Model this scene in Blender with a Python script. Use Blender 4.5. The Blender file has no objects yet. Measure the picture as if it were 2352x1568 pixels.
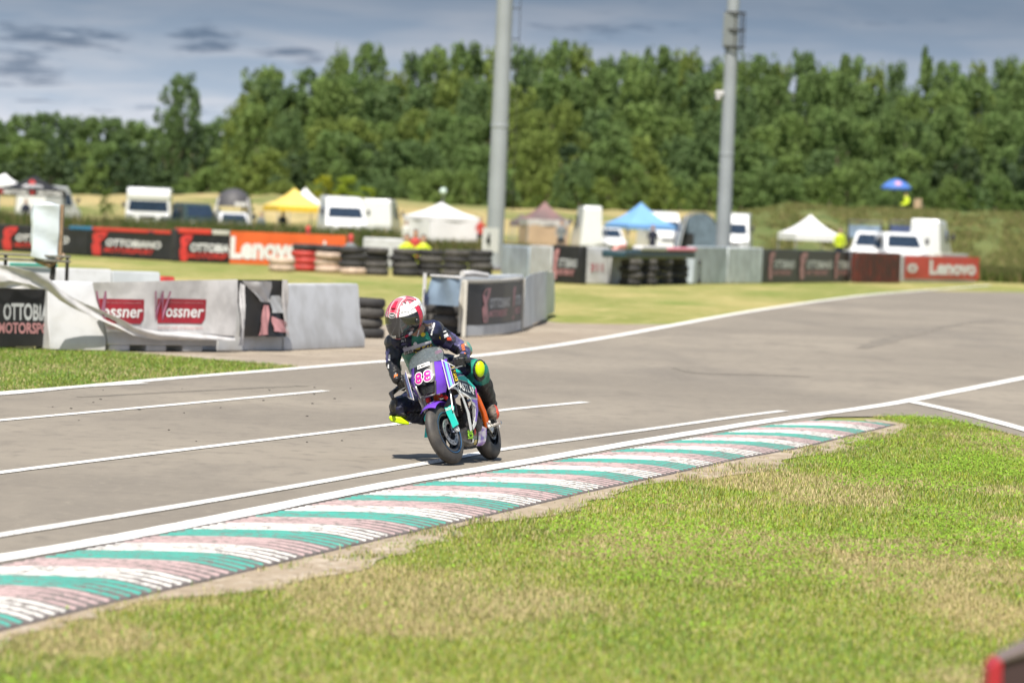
import bpy, bmesh, math, random
import numpy as np
from mathutils import Vector, Matrix, Quaternion
random.seed(7); RNG = np.random.default_rng(11)
S = bpy.context.scene
COL = S.collection
R_ = math.radians

# ---------------------------------------------------------------- camera
FOC = 9800.0; CAM_H = 1.75                       # focal length in units of a 2352 px wide frame; eye height
ROLL = R_(2.4); PITCH = math.atan(282 / FOC)
cam_d = bpy.data.cameras.new('camera'); cam = bpy.data.objects.new('camera', cam_d); COL.objects.link(cam)
cam_d.sensor_width = 36; cam_d.lens = FOC / 2352 * 36
cam.matrix_world = Matrix.Translation((0, 0, CAM_H)) @ Matrix.Rotation(math.pi / 2 - PITCH, 4, 'X') @ Matrix.Rotation(ROLL, 4, 'Z')
cam_d.clip_start = 0.5; cam_d.clip_end = 6000
cam_d.dof.use_dof = True; cam_d.dof.focus_distance = 30.3; cam_d.dof.aperture_fstop = 3.1; cam_d.dof.aperture_blades = 9
S.camera = cam
CR = np.array(cam.matrix_world.to_3x3()); CC = np.array((0, 0, CAM_H))

def ray(px, py): return CR @ np.array([(px - 1176) / FOC, (784 - py) / FOC, -1.0])
def G(px, py, z=0.0):                            # point on the level z seen at a place of the 2352x1568 frame
    d = ray(px, py); return Vector(CC + d * ((z - CAM_H) / d[2]))
def P(px, py, Y):                                # point at depth Y
    d = ray(px, py); return Vector(CC + d * (Y / d[1]))

# ---------------------------------------------------------------- world, sun, exposure
SUN_EL = R_(60); SUN_AZ = math.atan2(-0.16, -1.0)       # towards the sun: behind the camera, a little to the left
W = bpy.data.worlds.new('World'); S.world = W; W.use_nodes = True
nt = W.node_tree; nt.nodes.clear()
def wn(t, **k):
    n = nt.nodes.new(t)
    for a, b in k.items(): setattr(n, a, b)
    return n
def wl(a, b): nt.links.new(a, b)
def wmath(op, a, b=None, clamp=False):
    n = wn('ShaderNodeMath', operation=op, use_clamp=clamp)
    for i, v in enumerate((a, b)):
        if v is None: continue
        if isinstance(v, (int, float)): n.inputs[i].default_value = v
        else: wl(v, n.inputs[i])
    return n.outputs[0]
sky = wn('ShaderNodeTexSky', sky_type='NISHITA', sun_disc=False, sun_elevation=SUN_EL, sun_rotation=SUN_AZ, altitude=80, air_density=1.0, dust_density=1.6, ozone_density=1.0)
tc = wn('ShaderNodeTexCoord'); sp = wn('ShaderNodeSeparateXYZ'); wl(tc.outputs['Generated'], sp.inputs[0])
zc = wmath('MAXIMUM', sp.outputs[2], 0.0); zz = wmath('ADD', zc, 0.11)
cb = wn('ShaderNodeCombineXYZ'); wl(wmath('DIVIDE', sp.outputs[0], zz), cb.inputs[0]); wl(wmath('DIVIDE', sp.outputs[1], zz), cb.inputs[1])
cb.inputs[2].default_value = 3.7
def wnoise(scale, detail, rough, dist=0.0):
    n = wn('ShaderNodeTexNoise'); wl(cb.outputs[0], n.inputs['Vector'])
    n.inputs['Scale'].default_value = scale; n.inputs['Detail'].default_value = detail; n.inputs['Roughness'].default_value = rough; n.inputs['Distortion'].default_value = dist
    return n.outputs['Fac']
def wramp(fac, stops):
    r = wn('ShaderNodeValToRGB'); wl(fac, r.inputs[0]); e = r.color_ramp.elements
    while len(e) < len(stops): e.new(0.5)
    for i, (p, c) in enumerate(stops): e[i].position = p; e[i].color = (*c, 1) if len(c) == 3 else c
    return r.outputs[0]
def wmix(f, a, b):
    m = wn('ShaderNodeMixRGB'); wl(f, m.inputs[0]); wl(a, m.inputs[1]); wl(b, m.inputs[2]); return m.outputs[0]
# a broken veil of grey cloud: pale and hazy low over the horizon, greyer above
veil = wramp(wmath('MULTIPLY', zc, 5.0), [(0.0, (4.5, 4.7, 5.0)), (0.10, (3.6, 3.95, 4.4)), (0.17, (2.55, 2.95, 3.45)), (0.26, (1.35, 1.72, 2.2)), (1.0, (1.05, 1.45, 1.95))])
lum = wramp(wnoise(3.4, 5, 0.55, 0.3), [(0.36, (0.80, 0.86, 0.93)), (0.64, (1.12, 1.06, 1.04))])
vm = wn('ShaderNodeMixRGB', blend_type='MULTIPLY'); vm.inputs[0].default_value = 1; wl(veil, vm.inputs[1]); wl(lum, vm.inputs[2])
bluec = wramp(wmath('MULTIPLY', zc, 5.0), [(0.0, (1.7, 2.0, 2.5)), (0.2, (0.62, 0.92, 1.4)), (1.0, (0.7, 1.2, 2.1))])
az = wmath('DIVIDE', sp.outputs[0], wmath('MAXIMUM', sp.outputs[1], 0.05))
wob = wmath('MULTIPLY', wmath('SUBTRACT', wnoise(13.0, 6, 0.62), 0.5), 4.2)
field = wmath('MULTIPLY', wmath('SUBTRACT', wnoise(1.9, 5, 0.5, 0.3), 0.62), 10.0)
for (a_, e_, wa, we) in ((-0.110, 0.0375, 0.016, 0.0032), (-0.075, 0.0385, 0.009, 0.0036), (-0.053, 0.0362, 0.010, 0.0018), (-0.118, 0.030, 0.012, 0.0045), (-0.16, 0.041, 0.02, 0.004), (0.16, 0.040, 0.02, 0.003)):
    dx = wmath('DIVIDE', wmath('SUBTRACT', az, a_), wa); dz = wmath('DIVIDE', wmath('SUBTRACT', zc, e_), we)
    field = wmath('MAXIMUM', field, wmath('SUBTRACT', 1.0, wmath('SQRT', wmath('ADD', wmath('MULTIPLY', dx, dx), wmath('MULTIPLY', dz, dz)))))
dark = wramp(wmath('ADD', field, wob), [(0.0, (0, 0, 0)), (0.85, (0.8, 0.8, 0.8))])
c1 = wmix(dark, vm.outputs[0], bluec)
up = wramp(zc, [(0.05, (0, 0, 0)), (0.5, (0.55, 0.55, 0.55))])
c2 = wmix(up, c1, sky.outputs[0])
bg = wn('ShaderNodeBackground'); wl(c2, bg.inputs[0]); bg.inputs[1].default_value = 0.1
wo = wn('ShaderNodeOutputWorld'); wl(bg.outputs[0], wo.inputs[0])

sun_d = bpy.data.lights.new('sun', 'SUN'); sun = bpy.data.objects.new('sun', sun_d); COL.objects.link(sun)
sun_d.energy = 4.2; sun_d.angle = R_(0.53); sun_d.color = (1.0, 0.935, 0.83)
sdir = Vector((math.sin(SUN_AZ) * math.cos(SUN_EL), math.cos(SUN_AZ) * math.cos(SUN_EL), math.sin(SUN_EL)))
sun.rotation_euler = sdir.to_track_quat('Z', 'Y').to_euler(); sun.location = (0, -20, 40)
S.view_settings.view_transform = 'Standard'; S.view_settings.look = 'None'; S.view_settings.exposure = 0.82; S.view_settings.gamma = 1.0
S.view_settings.use_curve_mapping = False
S.render.engine = 'CYCLES'; S.cycles.max_bounces = 6; S.cycles.transparent_max_bounces = 12; S.cycles.use_denoising = True
S.cycles.caustics_reflective = False; S.cycles.caustics_refractive = False

# ---------------------------------------------------------------- materials
MATS = {}
def mat(name, col, rough=0.6, metal=0.0, var=0.12, scale=6.0, bump=0.0, bscale=60.0, coat=0.0, spec=0.5, col2=None, trans=0.0, detail=4, coords='Object', lo=0.38, hi=0.62):
    """Principled material whose colour wanders between col and col2 (or a darker col) with noise."""
    if name in MATS: return MATS[name]
    m = bpy.data.materials.new(name); m.use_nodes = True; t = m.node_tree; b = t.nodes['Principled BSDF']
    b.inputs['Roughness'].default_value = rough; b.inputs['Metallic'].default_value = metal
    b.inputs['Specular IOR Level'].default_value = spec
    if coat: b.inputs['Coat Weight'].default_value = coat; b.inputs['Coat Roughness'].default_value = 0.08
    if trans: b.inputs['Transmission Weight'].default_value = trans
    c2 = col2 if col2 is not None else tuple(c * (1 - var) for c in col)
    tcn = t.nodes.new('ShaderNodeTexCoord'); n = t.nodes.new('ShaderNodeTexNoise')
    if coords == 'World':
        g = t.nodes.new('ShaderNodeNewGeometry'); vec = g.outputs['Position']
    else: vec = tcn.outputs[coords]
    t.links.new(vec, n.inputs['Vector']); n.inputs['Scale'].default_value = scale; n.inputs['Detail'].default_value = detail
    r = t.nodes.new('ShaderNodeValToRGB'); r.color_ramp.elements[0].position = lo; r.color_ramp.elements[1].position = hi
    r.color_ramp.elements[0].color = (*c2, 1); r.color_ramp.elements[1].color = (*col, 1)
    t.links.new(n.outputs['Fac'], r.inputs[0]); t.links.new(r.outputs[0], b.inputs['Base Color'])
    if bump:
        n2 = t.nodes.new('ShaderNodeTexNoise'); t.links.new(vec, n2.inputs['Vector']); n2.inputs['Scale'].default_value = bscale; n2.inputs['Detail'].default_value = 5
        bp = t.nodes.new('ShaderNodeBump'); bp.inputs['Strength'].default_value = bump; bp.inputs['Distance'].default_value = 0.02
        t.links.new(n2.outputs['Fac'], bp.inputs['Height']); t.links.new(bp.outputs[0], b.inputs['Normal'])
    MATS[name] = m; return m

def layered(name, base, layers, rough=0.85, bump=0.0, bscale=40.0, bdist=0.01, spec=0.3):
    """Base colour plus noise-masked layers [(colour, scale, lo, hi, stretch)] in world space."""
    m = bpy.data.materials.new(name); m.use_nodes = True; t = m.node_tree; b = t.nodes['Principled BSDF']
    b.inputs['Roughness'].default_value = rough; b.inputs['Specular IOR Level'].default_value = spec
    g = t.nodes.new('ShaderNodeNewGeometry')
    rgb = t.nodes.new('ShaderNodeRGB'); rgb.outputs[0].default_value = (*base, 1); cur = rgb.outputs[0]
    for k, (c, sc, lo, hi, st) in enumerate(layers):
        mp = t.nodes.new('ShaderNodeMapping'); mp.inputs['Scale'].default_value = st; mp.inputs['Location'].default_value = (k * 3.1, k * 1.7, 0)
        t.links.new(g.outputs['Position'], mp.inputs[0])
        n = t.nodes.new('ShaderNodeTexNoise'); n.inputs['Scale'].default_value = sc; n.inputs['Detail'].default_value = 6; n.inputs['Roughness'].default_value = 0.6
        t.links.new(mp.outputs[0], n.inputs['Vector'])
        r = t.nodes.new('ShaderNodeMapRange'); r.inputs[1].default_value = lo; r.inputs[2].default_value = hi
        t.links.new(n.outputs['Fac'], r.inputs[0])
        mx = t.nodes.new('ShaderNodeMixRGB'); t.links.new(r.outputs[0], mx.inputs[0]); t.links.new(cur, mx.inputs[1]); mx.inputs[2].default_value = (*c, 1)
        cur = mx.outputs[0]
    t.links.new(cur, b.inputs['Base Color'])
    if bump:
        n2 = t.nodes.new('ShaderNodeTexNoise'); n2.inputs['Scale'].default_value = bscale; n2.inputs['Detail'].default_value = 6
        t.links.new(g.outputs['Position'], n2.inputs['Vector'])
        bp = t.nodes.new('ShaderNodeBump'); bp.inputs['Strength'].default_value = bump; bp.inputs['Distance'].default_value = bdist
        t.links.new(n2.outputs['Fac'], bp.inputs['Height']); t.links.new(bp.outputs[0], b.inputs['Normal'])
    return m

def attr_mat(name, attr='tint', rough=0.7, sss=0.0, spec=0.2, translucent=0.0):
    m = bpy.data.materials.new(name); m.use_nodes = True; t = m.node_tree; b = t.nodes['Principled BSDF']
    a = t.nodes.new('ShaderNodeAttribute'); a.attribute_name = attr
    t.links.new(a.outputs['Color'], b.inputs['Base Color']); b.inputs['Roughness'].default_value = rough; b.inputs['Specular IOR Level'].default_value = spec
    if translucent:
        tr = t.nodes.new('ShaderNodeBsdfTranslucent'); t.links.new(a.outputs['Color'], tr.inputs[0])
        mx = t.nodes.new('ShaderNodeMixShader'); mx.inputs[0].default_value = translucent
        t.links.new(b.outputs[0], mx.inputs[1]); t.links.new(tr.outputs[0], mx.inputs[2]); t.links.new(mx.outputs[0], t.nodes['Material Output'].inputs[0])
    return m

# ---------------------------------------------------------------- object helpers
def tag(o, label=None, cat=None, group=None, kind=None):
    if label: o['label'] = label
    if cat: o['category'] = cat
    if group: o['group'] = group
    if kind: o['kind'] = kind
    return o
def empty(name, loc=(0, 0, 0), rot=None):
    o = bpy.data.objects.new(name, None); COL.objects.link(o); o.empty_display_size = 0.1
    if rot is not None: o.matrix_world = Matrix.Translation(loc) @ rot.to_4x4()
    else: o.location = loc
    return o
def copy_tree(o, parent=None):
    c = o.copy(); COL.objects.link(c); c.parent = parent
    for ch in list(o.children): copy_tree(ch, c)
    return c

class MB:
    """Collects shapes into one mesh."""
    def __init__(s): s.v = []; s.f = []; s.m = []; s.mi = 0; s.X = None
    def add(s, vs, fs):
        n = len(s.v)
        for p in vs:
            p = Vector(p); s.v.append(tuple(s.X @ p) if s.X is not None else tuple(p))
        for f in fs: s.f.append(tuple(i + n for i in f)); s.m.append(s.mi)
        return s
    def box(s, c, size, rot=None):
        hx, hy, hz = (a / 2 for a in size); c = Vector(c); vs = []
        for x in (-hx, hx):
            for y in (-hy, hy):
                for z in (-hz, hz):
                    p = Vector((x, y, z))
                    vs.append(c + (rot @ p if rot is not None else p))
        return s.add(vs, [(0, 1, 3, 2), (4, 6, 7, 5), (0, 4, 5, 1), (2, 3, 7, 6), (0, 2, 6, 4), (1, 5, 7, 3)])
    def tube(s, pts, rad, n=8, cap=True, squash=None):
        pts = [Vector(p) for p in pts]; k = len(pts)
        if isinstance(rad, (int, float)): rad = [rad] * k
        vs = []; up = Vector((0, 0, 1)); prev = None
        for i in range(k):
            d = (pts[min(i + 1, k - 1)] - pts[max(i - 1, 0)])
            d = d.normalized() if d.length > 1e-9 else Vector((0, 0, 1))
            if prev is None:
                a = d.orthogonal().normalized() if abs(d.dot(up)) > 0.95 else up.cross(d).normalized()
            else:
                a = prev - d * prev.dot(d); a.normalize()
            b = d.cross(a); prev = a
            for j in range(n):
                t = 2 * math.pi * j / n
                vs.append(pts[i] + (a * math.cos(t) + b * math.sin(t) * (squash or 1)) * rad[i])
        fs = [(i * n + j, i * n + (j + 1) % n, (i + 1) * n + (j + 1) % n, (i + 1) * n + j) for i in range(k - 1) for j in range(n)]
        if cap: fs += [tuple(range(n))[::-1], tuple(range((k - 1) * n, k * n))]
        return s.add(vs, fs)
    def ball(s, c, r, seg=12, rings=8, rot=None):
        if isinstance(r, (int, float)): r = (r, r, r)
        c = Vector(c); vs = []
        for i in range(rings + 1):
            a = math.pi * i / rings
            for j in range(seg):
                t = 2 * math.pi * j / seg
                p = Vector((r[0] * math.sin(a) * math.cos(t), r[1] * math.sin(a) * math.sin(t), r[2] * math.cos(a)))
                vs.append(c + (rot @ p if rot is not None else p))
        fs = [(i * seg + j, (i + 1) * seg + j, (i + 1) * seg + (j + 1) % seg, i * seg + (j + 1) % seg) for i in range(rings) for j in range(seg)]
        return s.add(vs, fs)
    def lathe(s, prof, c=(0, 0, 0), axis='Z', n=24, close=False):
        """prof: (radius, height) pairs turned round an axis through c."""
        vs = []; c = Vector(c); k = len(prof)
        for r, h in prof:
            for j in range(n):
                t = 2 * math.pi * j / n; x, y = r * math.cos(t), r * math.sin(t)
                p = {'Z': (x, y, h), 'Y': (x, h, y), 'X': (h, x, y)}[axis]; vs.append(c + Vector(p))
        m = k if close else k - 1
        fs = [(i * n + j, i * n + (j + 1) % n, ((i + 1) % k) * n + (j + 1) % n, ((i + 1) % k) * n + j) for i in range(m) for j in range(n)]
        return s.add(vs, fs)
    def prism(s, outline, depth, fn=None):
        """2D outline (x, y) pushed from 0 to depth; fn maps (x, y, d) to space."""
        k = len(outline); fn = fn or (lambda x, y, d: (x, y, d))
        vs = [fn(x, y, 0) for x, y in outline] + [fn(x, y, depth) for x, y in outline]
        fs = [tuple(range(k))[::-1], tuple(range(k, 2 * k))] + [(i, (i + 1) % k, k + (i + 1) % k, k + i) for i in range(k)]
        return s.add(vs, fs)
    def grid(s, fn, nu, nv, thick=None):
        """fn(u, v) over the unit square; thick pushes a second sheet back along the local normal."""
        P0 = [[Vector(fn(i / nu, j / nv)) for i in range(nu + 1)] for j in range(nv + 1)]
        w = nu + 1; vs = [p for row in P0 for p in row]
        fs = [(j * w + i, j * w + i + 1, (j + 1) * w + i + 1, (j + 1) * w + i) for j in range(nv) for i in range(nu)]
        if thick:
            back = []
            for j in range(nv + 1):
                for i in range(nu + 1):
                    du = P0[j][min(i + 1, nu)] - P0[j][max(i - 1, 0)]; dv = P0[min(j + 1, nv)][i] - P0[max(j - 1, 0)][i]
                    nn = du.cross(dv); nn = nn.normalized() if nn.length > 1e-12 else Vector((0, 0, 1))
                    back.append(P0[j][i] - nn * thick)
            o = len(vs); vs += back
            fs += [tuple(o + q for q in f[::-1]) for f in list(fs)]
            edge = [(0, i) for i in range(nu + 1)] + [(j, nu) for j in range(1, nv + 1)] + [(nv, i) for i in range(nu - 1, -1, -1)] + [(j, 0) for j in range(nv - 1, 0, -1)]
            idx = [j * w + i for j, i in edge]; L = len(idx)
            fs += [(idx[(q + 1) % L], idx[q], o + idx[q], o + idx[(q + 1) % L]) for q in range(L)]
        return s.add(vs, fs)
    def build(s, name, m, parent=None, smooth=30, bevel=0, segs=2):
        me = bpy.data.meshes.new(name); me.from_pydata(s.v, [], s.f); me.validate()
        for q in (m if isinstance(m, (list, tuple)) else [m]): me.materials.append(q)
        if isinstance(m, (list, tuple)) and len(me.polygons) == len(s.m): me.polygons.foreach_set('material_index', s.m)
        bm = bmesh.new(); bm.from_mesh(me); bmesh.ops.recalc_face_normals(bm, faces=bm.faces); bm.to_mesh(me); bm.free()
        if smooth:
            me.polygons.foreach_set('use_smooth', [True] * len(me.polygons)); me.set_sharp_from_angle(angle=R_(smooth))
        o = bpy.data.objects.new(name, me); COL.objects.link(o)
        if parent is not None: o.parent = parent
        if bevel:
            b = o.modifiers.new('edge', 'BEVEL'); b.width = bevel; b.segments = segs; b.limit_method = 'ANGLE'; b.angle_limit = R_(35)
        return o

_TXT = {}
def text_mesh(body, bold=0.0, shear=0.0, res=3, space=1.0):
    """Outline-filled letters of height 1 with the left foot at 0,0; returns verts, faces, width."""
    k = (body, bold, shear, space)
    if k in _TXT: return _TXT[k]
    cu = bpy.data.curves.new('letters', 'FONT'); cu.body = body; cu.offset = bold; cu.shear = shear; cu.resolution_u = res; cu.space_character = space; cu.fill_mode = 'BOTH' if hasattr(cu, 'fill_mode') else None
    o = bpy.data.objects.new('letters', cu); COL.objects.link(o)
    dg = bpy.context.evaluated_depsgraph_get(); me = bpy.data.meshes.new_from_object(o.evaluated_get(dg))
    v = np.array([p.co[:2] for p in me.vertices]); fs = [tuple(p.vertices) for p in me.polygons]
    bpy.data.objects.remove(o); bpy.data.curves.remove(cu); bpy.data.meshes.remove(me)
    mn, mx = v.min(0), v.max(0); h = mx[1] - mn[1]; v = (v - mn) / h
    _TXT[k] = (v, fs, (mx[0] - mn[0]) / h); return _TXT[k]
def lettering(body, m, parent, fn, x0, y0, w, h, bold=0.02, shear=0.0, name='lettering', space=1.0):
    """Prints body into the rectangle (x0, y0, w, h); fn maps (x, y) onto the printed surface."""
    v, fs, tw = text_mesh(body, bold, shear, space=space)
    mb = MB(); mb.add([fn(x0 + p[0] / tw * w, y0 + p[1] * h) for p in v], fs)
    return mb.build(name, m, parent, smooth=0)

def vnoise(x, y, seed=0):
    """Smooth value noise on arrays, 0..1."""
    xi = np.floor(x).astype(np.int64); yi = np.floor(y).astype(np.int64); fx = x - xi; fy = y - yi
    fx = fx * fx * (3 - 2 * fx); fy = fy * fy * (3 - 2 * fy)
    def h(a, b):
        n = (a * 374761393 + b * 668265263 + seed * 974634777) & 0x7fffffff
        n = ((n ^ (n >> 13)) * 1274126177) & 0x7fffffff
        return ((n ^ (n >> 16)) & 0xffff) / 65535.0
    return (h(xi, yi) * (1 - fx) + h(xi + 1, yi) * fx) * (1 - fy) + (h(xi, yi + 1) * (1 - fx) + h(xi + 1, yi + 1) * fx) * fy
def fbm(x, y, seed=0, o=4):
    s = 0; a = 0.5; t = 0
    for k in range(o): s = s + a * vnoise(x * 2 ** k, y * 2 ** k, seed + k); t += a; a *= 0.5
    return s / t
def inside(px, py, poly):
    r = np.zeros(len(px), bool); n = len(poly)
    for i in range(n):
        x1, y1 = poly[i][:2]; x2, y2 = poly[(i + 1) % n][:2]
        c = ((y1 > py) != (y2 > py)); xx = (x2 - x1) * (py - y1) / ((y2 - y1) or 1e-9) + x1
        r ^= c & (px < xx)
    return r
def raw_mesh(name, verts, faces_flat, nper, m, tint=None):
    """Fast mesh from arrays: faces of nper corners each, optional per-point colour."""
    me = bpy.data.meshes.new(name); nv = len(verts); nf = len(faces_flat) // nper
    me.vertices.add(nv); me.vertices.foreach_set('co', np.ascontiguousarray(verts, np.float32).ravel())
    me.loops.add(len(faces_flat)); me.loops.foreach_set('vertex_index', np.ascontiguousarray(faces_flat, np.int32))
    me.polygons.add(nf); me.polygons.foreach_set('loop_start', np.arange(0, nf * nper, nper, dtype=np.int32))
    me.update(calc_edges=True); me.materials.append(m)
    if tint is not None:
        a = me.attributes.new('tint', 'FLOAT_COLOR', 'POINT'); c = np.ones((nv, 4), np.float32); c[:, :3] = tint; a.data.foreach_set('color', c.ravel())
    return me
# ================================================================ SETTING
def sheet(name, pts, z, m, kind='structure', sub=0):
    bm = bmesh.new(); vs = [bm.verts.new((p[0], p[1], z)) for p in pts]; bm.faces.new(vs)
    bmesh.ops.triangulate(bm, faces=bm.faces[:]); bmesh.ops.recalc_face_normals(bm, faces=bm.faces)
    for f in bm.faces:
        if f.normal.z < 0: f.normal_flip()
    me = bpy.data.meshes.new(name); bm.to_mesh(me); bm.free(); me.materials.append(m)
    o = bpy.data.objects.new(name, me); COL.objects.link(o); o['kind'] = kind; return o
def line_pts(pix, ext=0.0):
    w = [G(*p) for p in pix]
    if ext:
        w = [w[0] + (w[0] - w[1]).normalized() * ext] + w + [w[-1] + (w[-1] - w[-2]).normalized() * ext]
    return [Vector((p.x, p.y)) for p in w]
def smooth_line(p, n=6):
    out = []
    for i in range(len(p) - 1):
        a, b, c, d = p[max(i - 1, 0)], p[i], p[i + 1], p[min(i + 2, len(p) - 1)]
        for k in range(n):
            t = k / n
            out.append(0.5 * ((2 * b) + (c - a) * t + (2 * a - 5 * b + 4 * c - d) * t * t + (3 * b - a - 3 * c + d) * t ** 3))
    return out + [p[-1]]
def stripe(name, pix, width, z, m, ext=0.0, ragged=0.0):
    p = smooth_line(line_pts(pix, 0), 10)
    if ext: p = [p[0] + (p[0] - p[1]).normalized() * ext] + p + [p[-1] + (p[-1] - p[-2]).normalized() * ext]
    vs = []; fs = []
    for i in range(len(p)):
        d = (p[min(i + 1, len(p) - 1)] - p[max(i - 1, 0)]).normalized(); n = Vector((-d.y, d.x))
        w = width / 2 * (1 + random.uniform(-ragged, ragged))
        a = p[i] + n * w; b = p[i] - n * w; vs += [(a.x, a.y, z), (b.x, b.y, z)]
    fs = [(2 * i, 2 * i + 1, 2 * i + 3, 2 * i + 2) for i in range(len(p) - 1)]
    mb = MB(); mb.add(vs, fs); o = mb.build(name, m, smooth=0)
    for pl in o.data.polygons:
        pass
    o['kind'] = 'structure'; return o

# -- image lines read off the photograph, turned into ground positions
LINE_A = [(0, 903), (200, 887), (400, 869), (650, 849), (885, 830), (1110, 816), (1400, 774), (1700, 719), (1900, 689), (2010, 676), (2110, 668)]
LINE_E = [(0, 1283), (250, 1240), (500, 1192), (900, 1112), (1180, 1066), (1500, 1010), (1760, 968), (1900, 949), (2000, 935), (2100, 918), (2352, 868)]
KERB_U = [(-400, 1372), (0, 1297), (250, 1250), (500, 1201), (900, 1121), (1180, 1074), (1500, 1020), (1740, 980), (1860, 966), (1980, 963), (2050, 968)]
KERB_L = [(-400, 1545), (0, 1446), (200, 1395), (500, 1325), (700, 1277), (900, 1230), (1050, 1198), (1150, 1175), (1350, 1128), (1500, 1096), (1700, 1052), (1850, 1025), (1980, 993), (2062, 973)]
GRASS_TOP = [(1900, 957), (2000, 956), (2085, 955), (2170, 961), (2230, 973), (2352, 1004), (2700, 1100)]

lawn = layered('lawn', (0.19, 0.205, 0.05), [((0.36, 0.30, 0.12), 0.16, 0.42, 0.6, (1, .35, 1)), ((0.13, 0.19, 0.03), 0.35, 0.52, 0.68, (1, .4, 1)), ((0.44, 0.37, 0.17), 1.7, 0.53, 0.68, (1, .5, 1)), ((0.18, 0.22, 0.05), 9.0, 0.5, 0.7, (1, 1, 1))], rough=0.95, bump=0.6, bscale=30, bdist=0.03)
asphalt = layered('asphalt', (0.198, 0.175, 0.144), [((0.265, 0.234, 0.190), 0.12, 0.42, 0.62, (1, 1, 1)), ((0.165, 0.148, 0.127), 0.22, 0.52, 0.75, (1.5, 0.25, 1)), ((0.165, 0.146, 0.122), 0.9, 0.53, 0.74, (1, 0.3, 1)), ((0.17, 0.15, 0.125), 5.0, 0.52, 0.72, (1, .6, 1)), ((0.25, 0.222, 0.18), 12.0, 0.55, 0.74, (1, .6, 1)), ((0.14, 0.125, 0.11), 120, 0.56, 0.66, (1, 1, 1)), ((0.34, 0.31, 0.27), 150, 0.62, 0.7, (1, 1, 1))], rough=0.9, bump=0.35, bscale=160, bdist=0.004)
def paint_mat(name, col, wear, wornscale=55, lo=0.55, hi=0.62):
    return layered(name, col, [(wear, wornscale, lo, hi, (1, 1, 1)), (tuple(c * 0.8 for c in col), 3, 0.5, 0.7, (1, 1, 1))], rough=0.7, bump=0.15, bscale=120, bdist=0.003)
white_line = paint_mat('road_paint', (0.78, 0.77, 0.74), (0.2, 0.18, 0.155), 45, 0.57, 0.66)
worn_line = paint_mat('worn_road_paint', (0.72, 0.71, 0.68), (0.2, 0.18, 0.155), 60, 0.52, 0.6)
dirt = layered('dirt', (0.34, 0.275, 0.20), [((0.44, 0.37, 0.29), 4, 0.5, 0.66, (1, .4, 1)), ((0.25, 0.20, 0.14), 11.0, 0.5, 0.66, (1, .5, 1)), ((0.5, 0.46, 0.4), 14, 0.58, 0.68, (1, 1, 1))], rough=1, bump=0.9, bscale=25, bdist=0.03)
gravel = layered('gravel_apron', (0.28, 0.235, 0.185), [((0.37, 0.32, 0.255), 0.5, 0.45, 0.65, (1, 1, 1)), ((0.19, 0.16, 0.125), 2.0, 0.53, 0.68, (1, 1, 1)), ((0.14, 0.12, 0.1), 22, 0.57, 0.66, (1, 1, 1))], rough=1, bump=0.8, bscale=30, bdist=0.02)

sheet('ground', [(-2500, -60), (2500, -60), (2500, 5000), (-2500, 5000)], -0.012, lawn)
a_w = line_pts(LINE_A, 0); a_left = a_w[0] + (a_w[0] - a_w[1]).normalized() * 40
far_edge = [a_left] + a_w + [Vector(G(2352, 671).to_2d()), Vector((60, 139))]
near = [Vector(G(*p).to_2d()) for p in KERB_U[:9]] + [Vector(G(*p).to_2d()) for p in GRASS_TOP]
n_left = near[0] + (near[0] - near[1]).normalized() * 20
near_edge = [n_left] + near + [Vector((14, 27)), Vector((60, 40))]
sheet('race_track', far_edge + near_edge[::-1], 0.0, asphalt)
apron_pix = [(266, 808), (500, 826), (690, 842), (885, 828), (1110, 813), (1400, 771), (1560, 744), (1420, 744), (1290, 741), (1240, 735), (1000, 735), (600, 770), (266, 790)]
sheet('gravel_apron', [G(*p) for p in apron_pix], -0.004, gravel)

stripe('edge_line', LINE_A, 0.17, 0.006, white_line, ext=25, ragged=0.06)
stripe('edge_line', [(-300, 926), (0, 907), (180, 890), (333, 881)], 0.10, 0.008, white_line)
stripe('lane_line', [(-400, 1003), (0, 966), (400, 930), (748, 898)], 0.10, 0.006, white_line, ragged=0.06)
stripe('lane_line', [(-400, 1140), (0, 1086), (450, 1030), (930, 972), (1150, 943), (1345, 924)], 0.10, 0.006, white_line, ragged=0.06)
stripe('inner_line', [(-300, 1281), (0, 1230), (500, 1148), (970, 1066), (1165, 1031), (1500, 985), (1690, 958), (1800, 944)], 0.11, 0.006, worn_line, ragged=0.05)
stripe('edge_line', LINE_E, 0.17, 0.0065, white_line, ext=20, ragged=0.06)
stripe('branch_line', [(2092, 923), (2200, 947), (2352, 987), (2600, 1060)], 0.16, 0.009, white_line, ragged=0.06)

# skid marks: thin dark rubber arcs lying on the track
rubber = layered('rubber_mark', (0.145, 0.13, 0.108), [((0.205, 0.181, 0.149), 1.2, 0.4, 0.6, (4, 1, 1)), ((0.205, 0.181, 0.149), 60, 0.48, 0.6, (1, 1, 1))], rough=0.8)
for k, (pts, w_) in enumerate([([(180, 912), (350, 903), (560, 892), (700, 886)], .10), ([(1560, 846), (1620, 858), (1780, 862), (1860, 866)], .16), ([(1980, 800), (2080, 770), (2200, 745), (2300, 735)], .3)]):
    stripe('skid_mark', pts, w_, 0.003 + 0.0004 * k, rubber, ragged=0.5)
# crumbs of rubber and grit on the track
gr_m = mat('grit', (0.05, 0.045, 0.04), 0.9)
for k in range(24):
    p = G(random.uniform(0, 860), random.uniform(890, 1020)); mb = MB(); r0 = random.uniform(.004, .009); mb.ball((p.x, p.y, .004), (r0 * 1.5, r0, r0 * .6), 6, 4); o = mb.build('grit_crumb', gr_m, smooth=0); tag(o, 'small dark crumb of rubber lying on the track surface', 'debris', 'rubber crumbs on the track')

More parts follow.
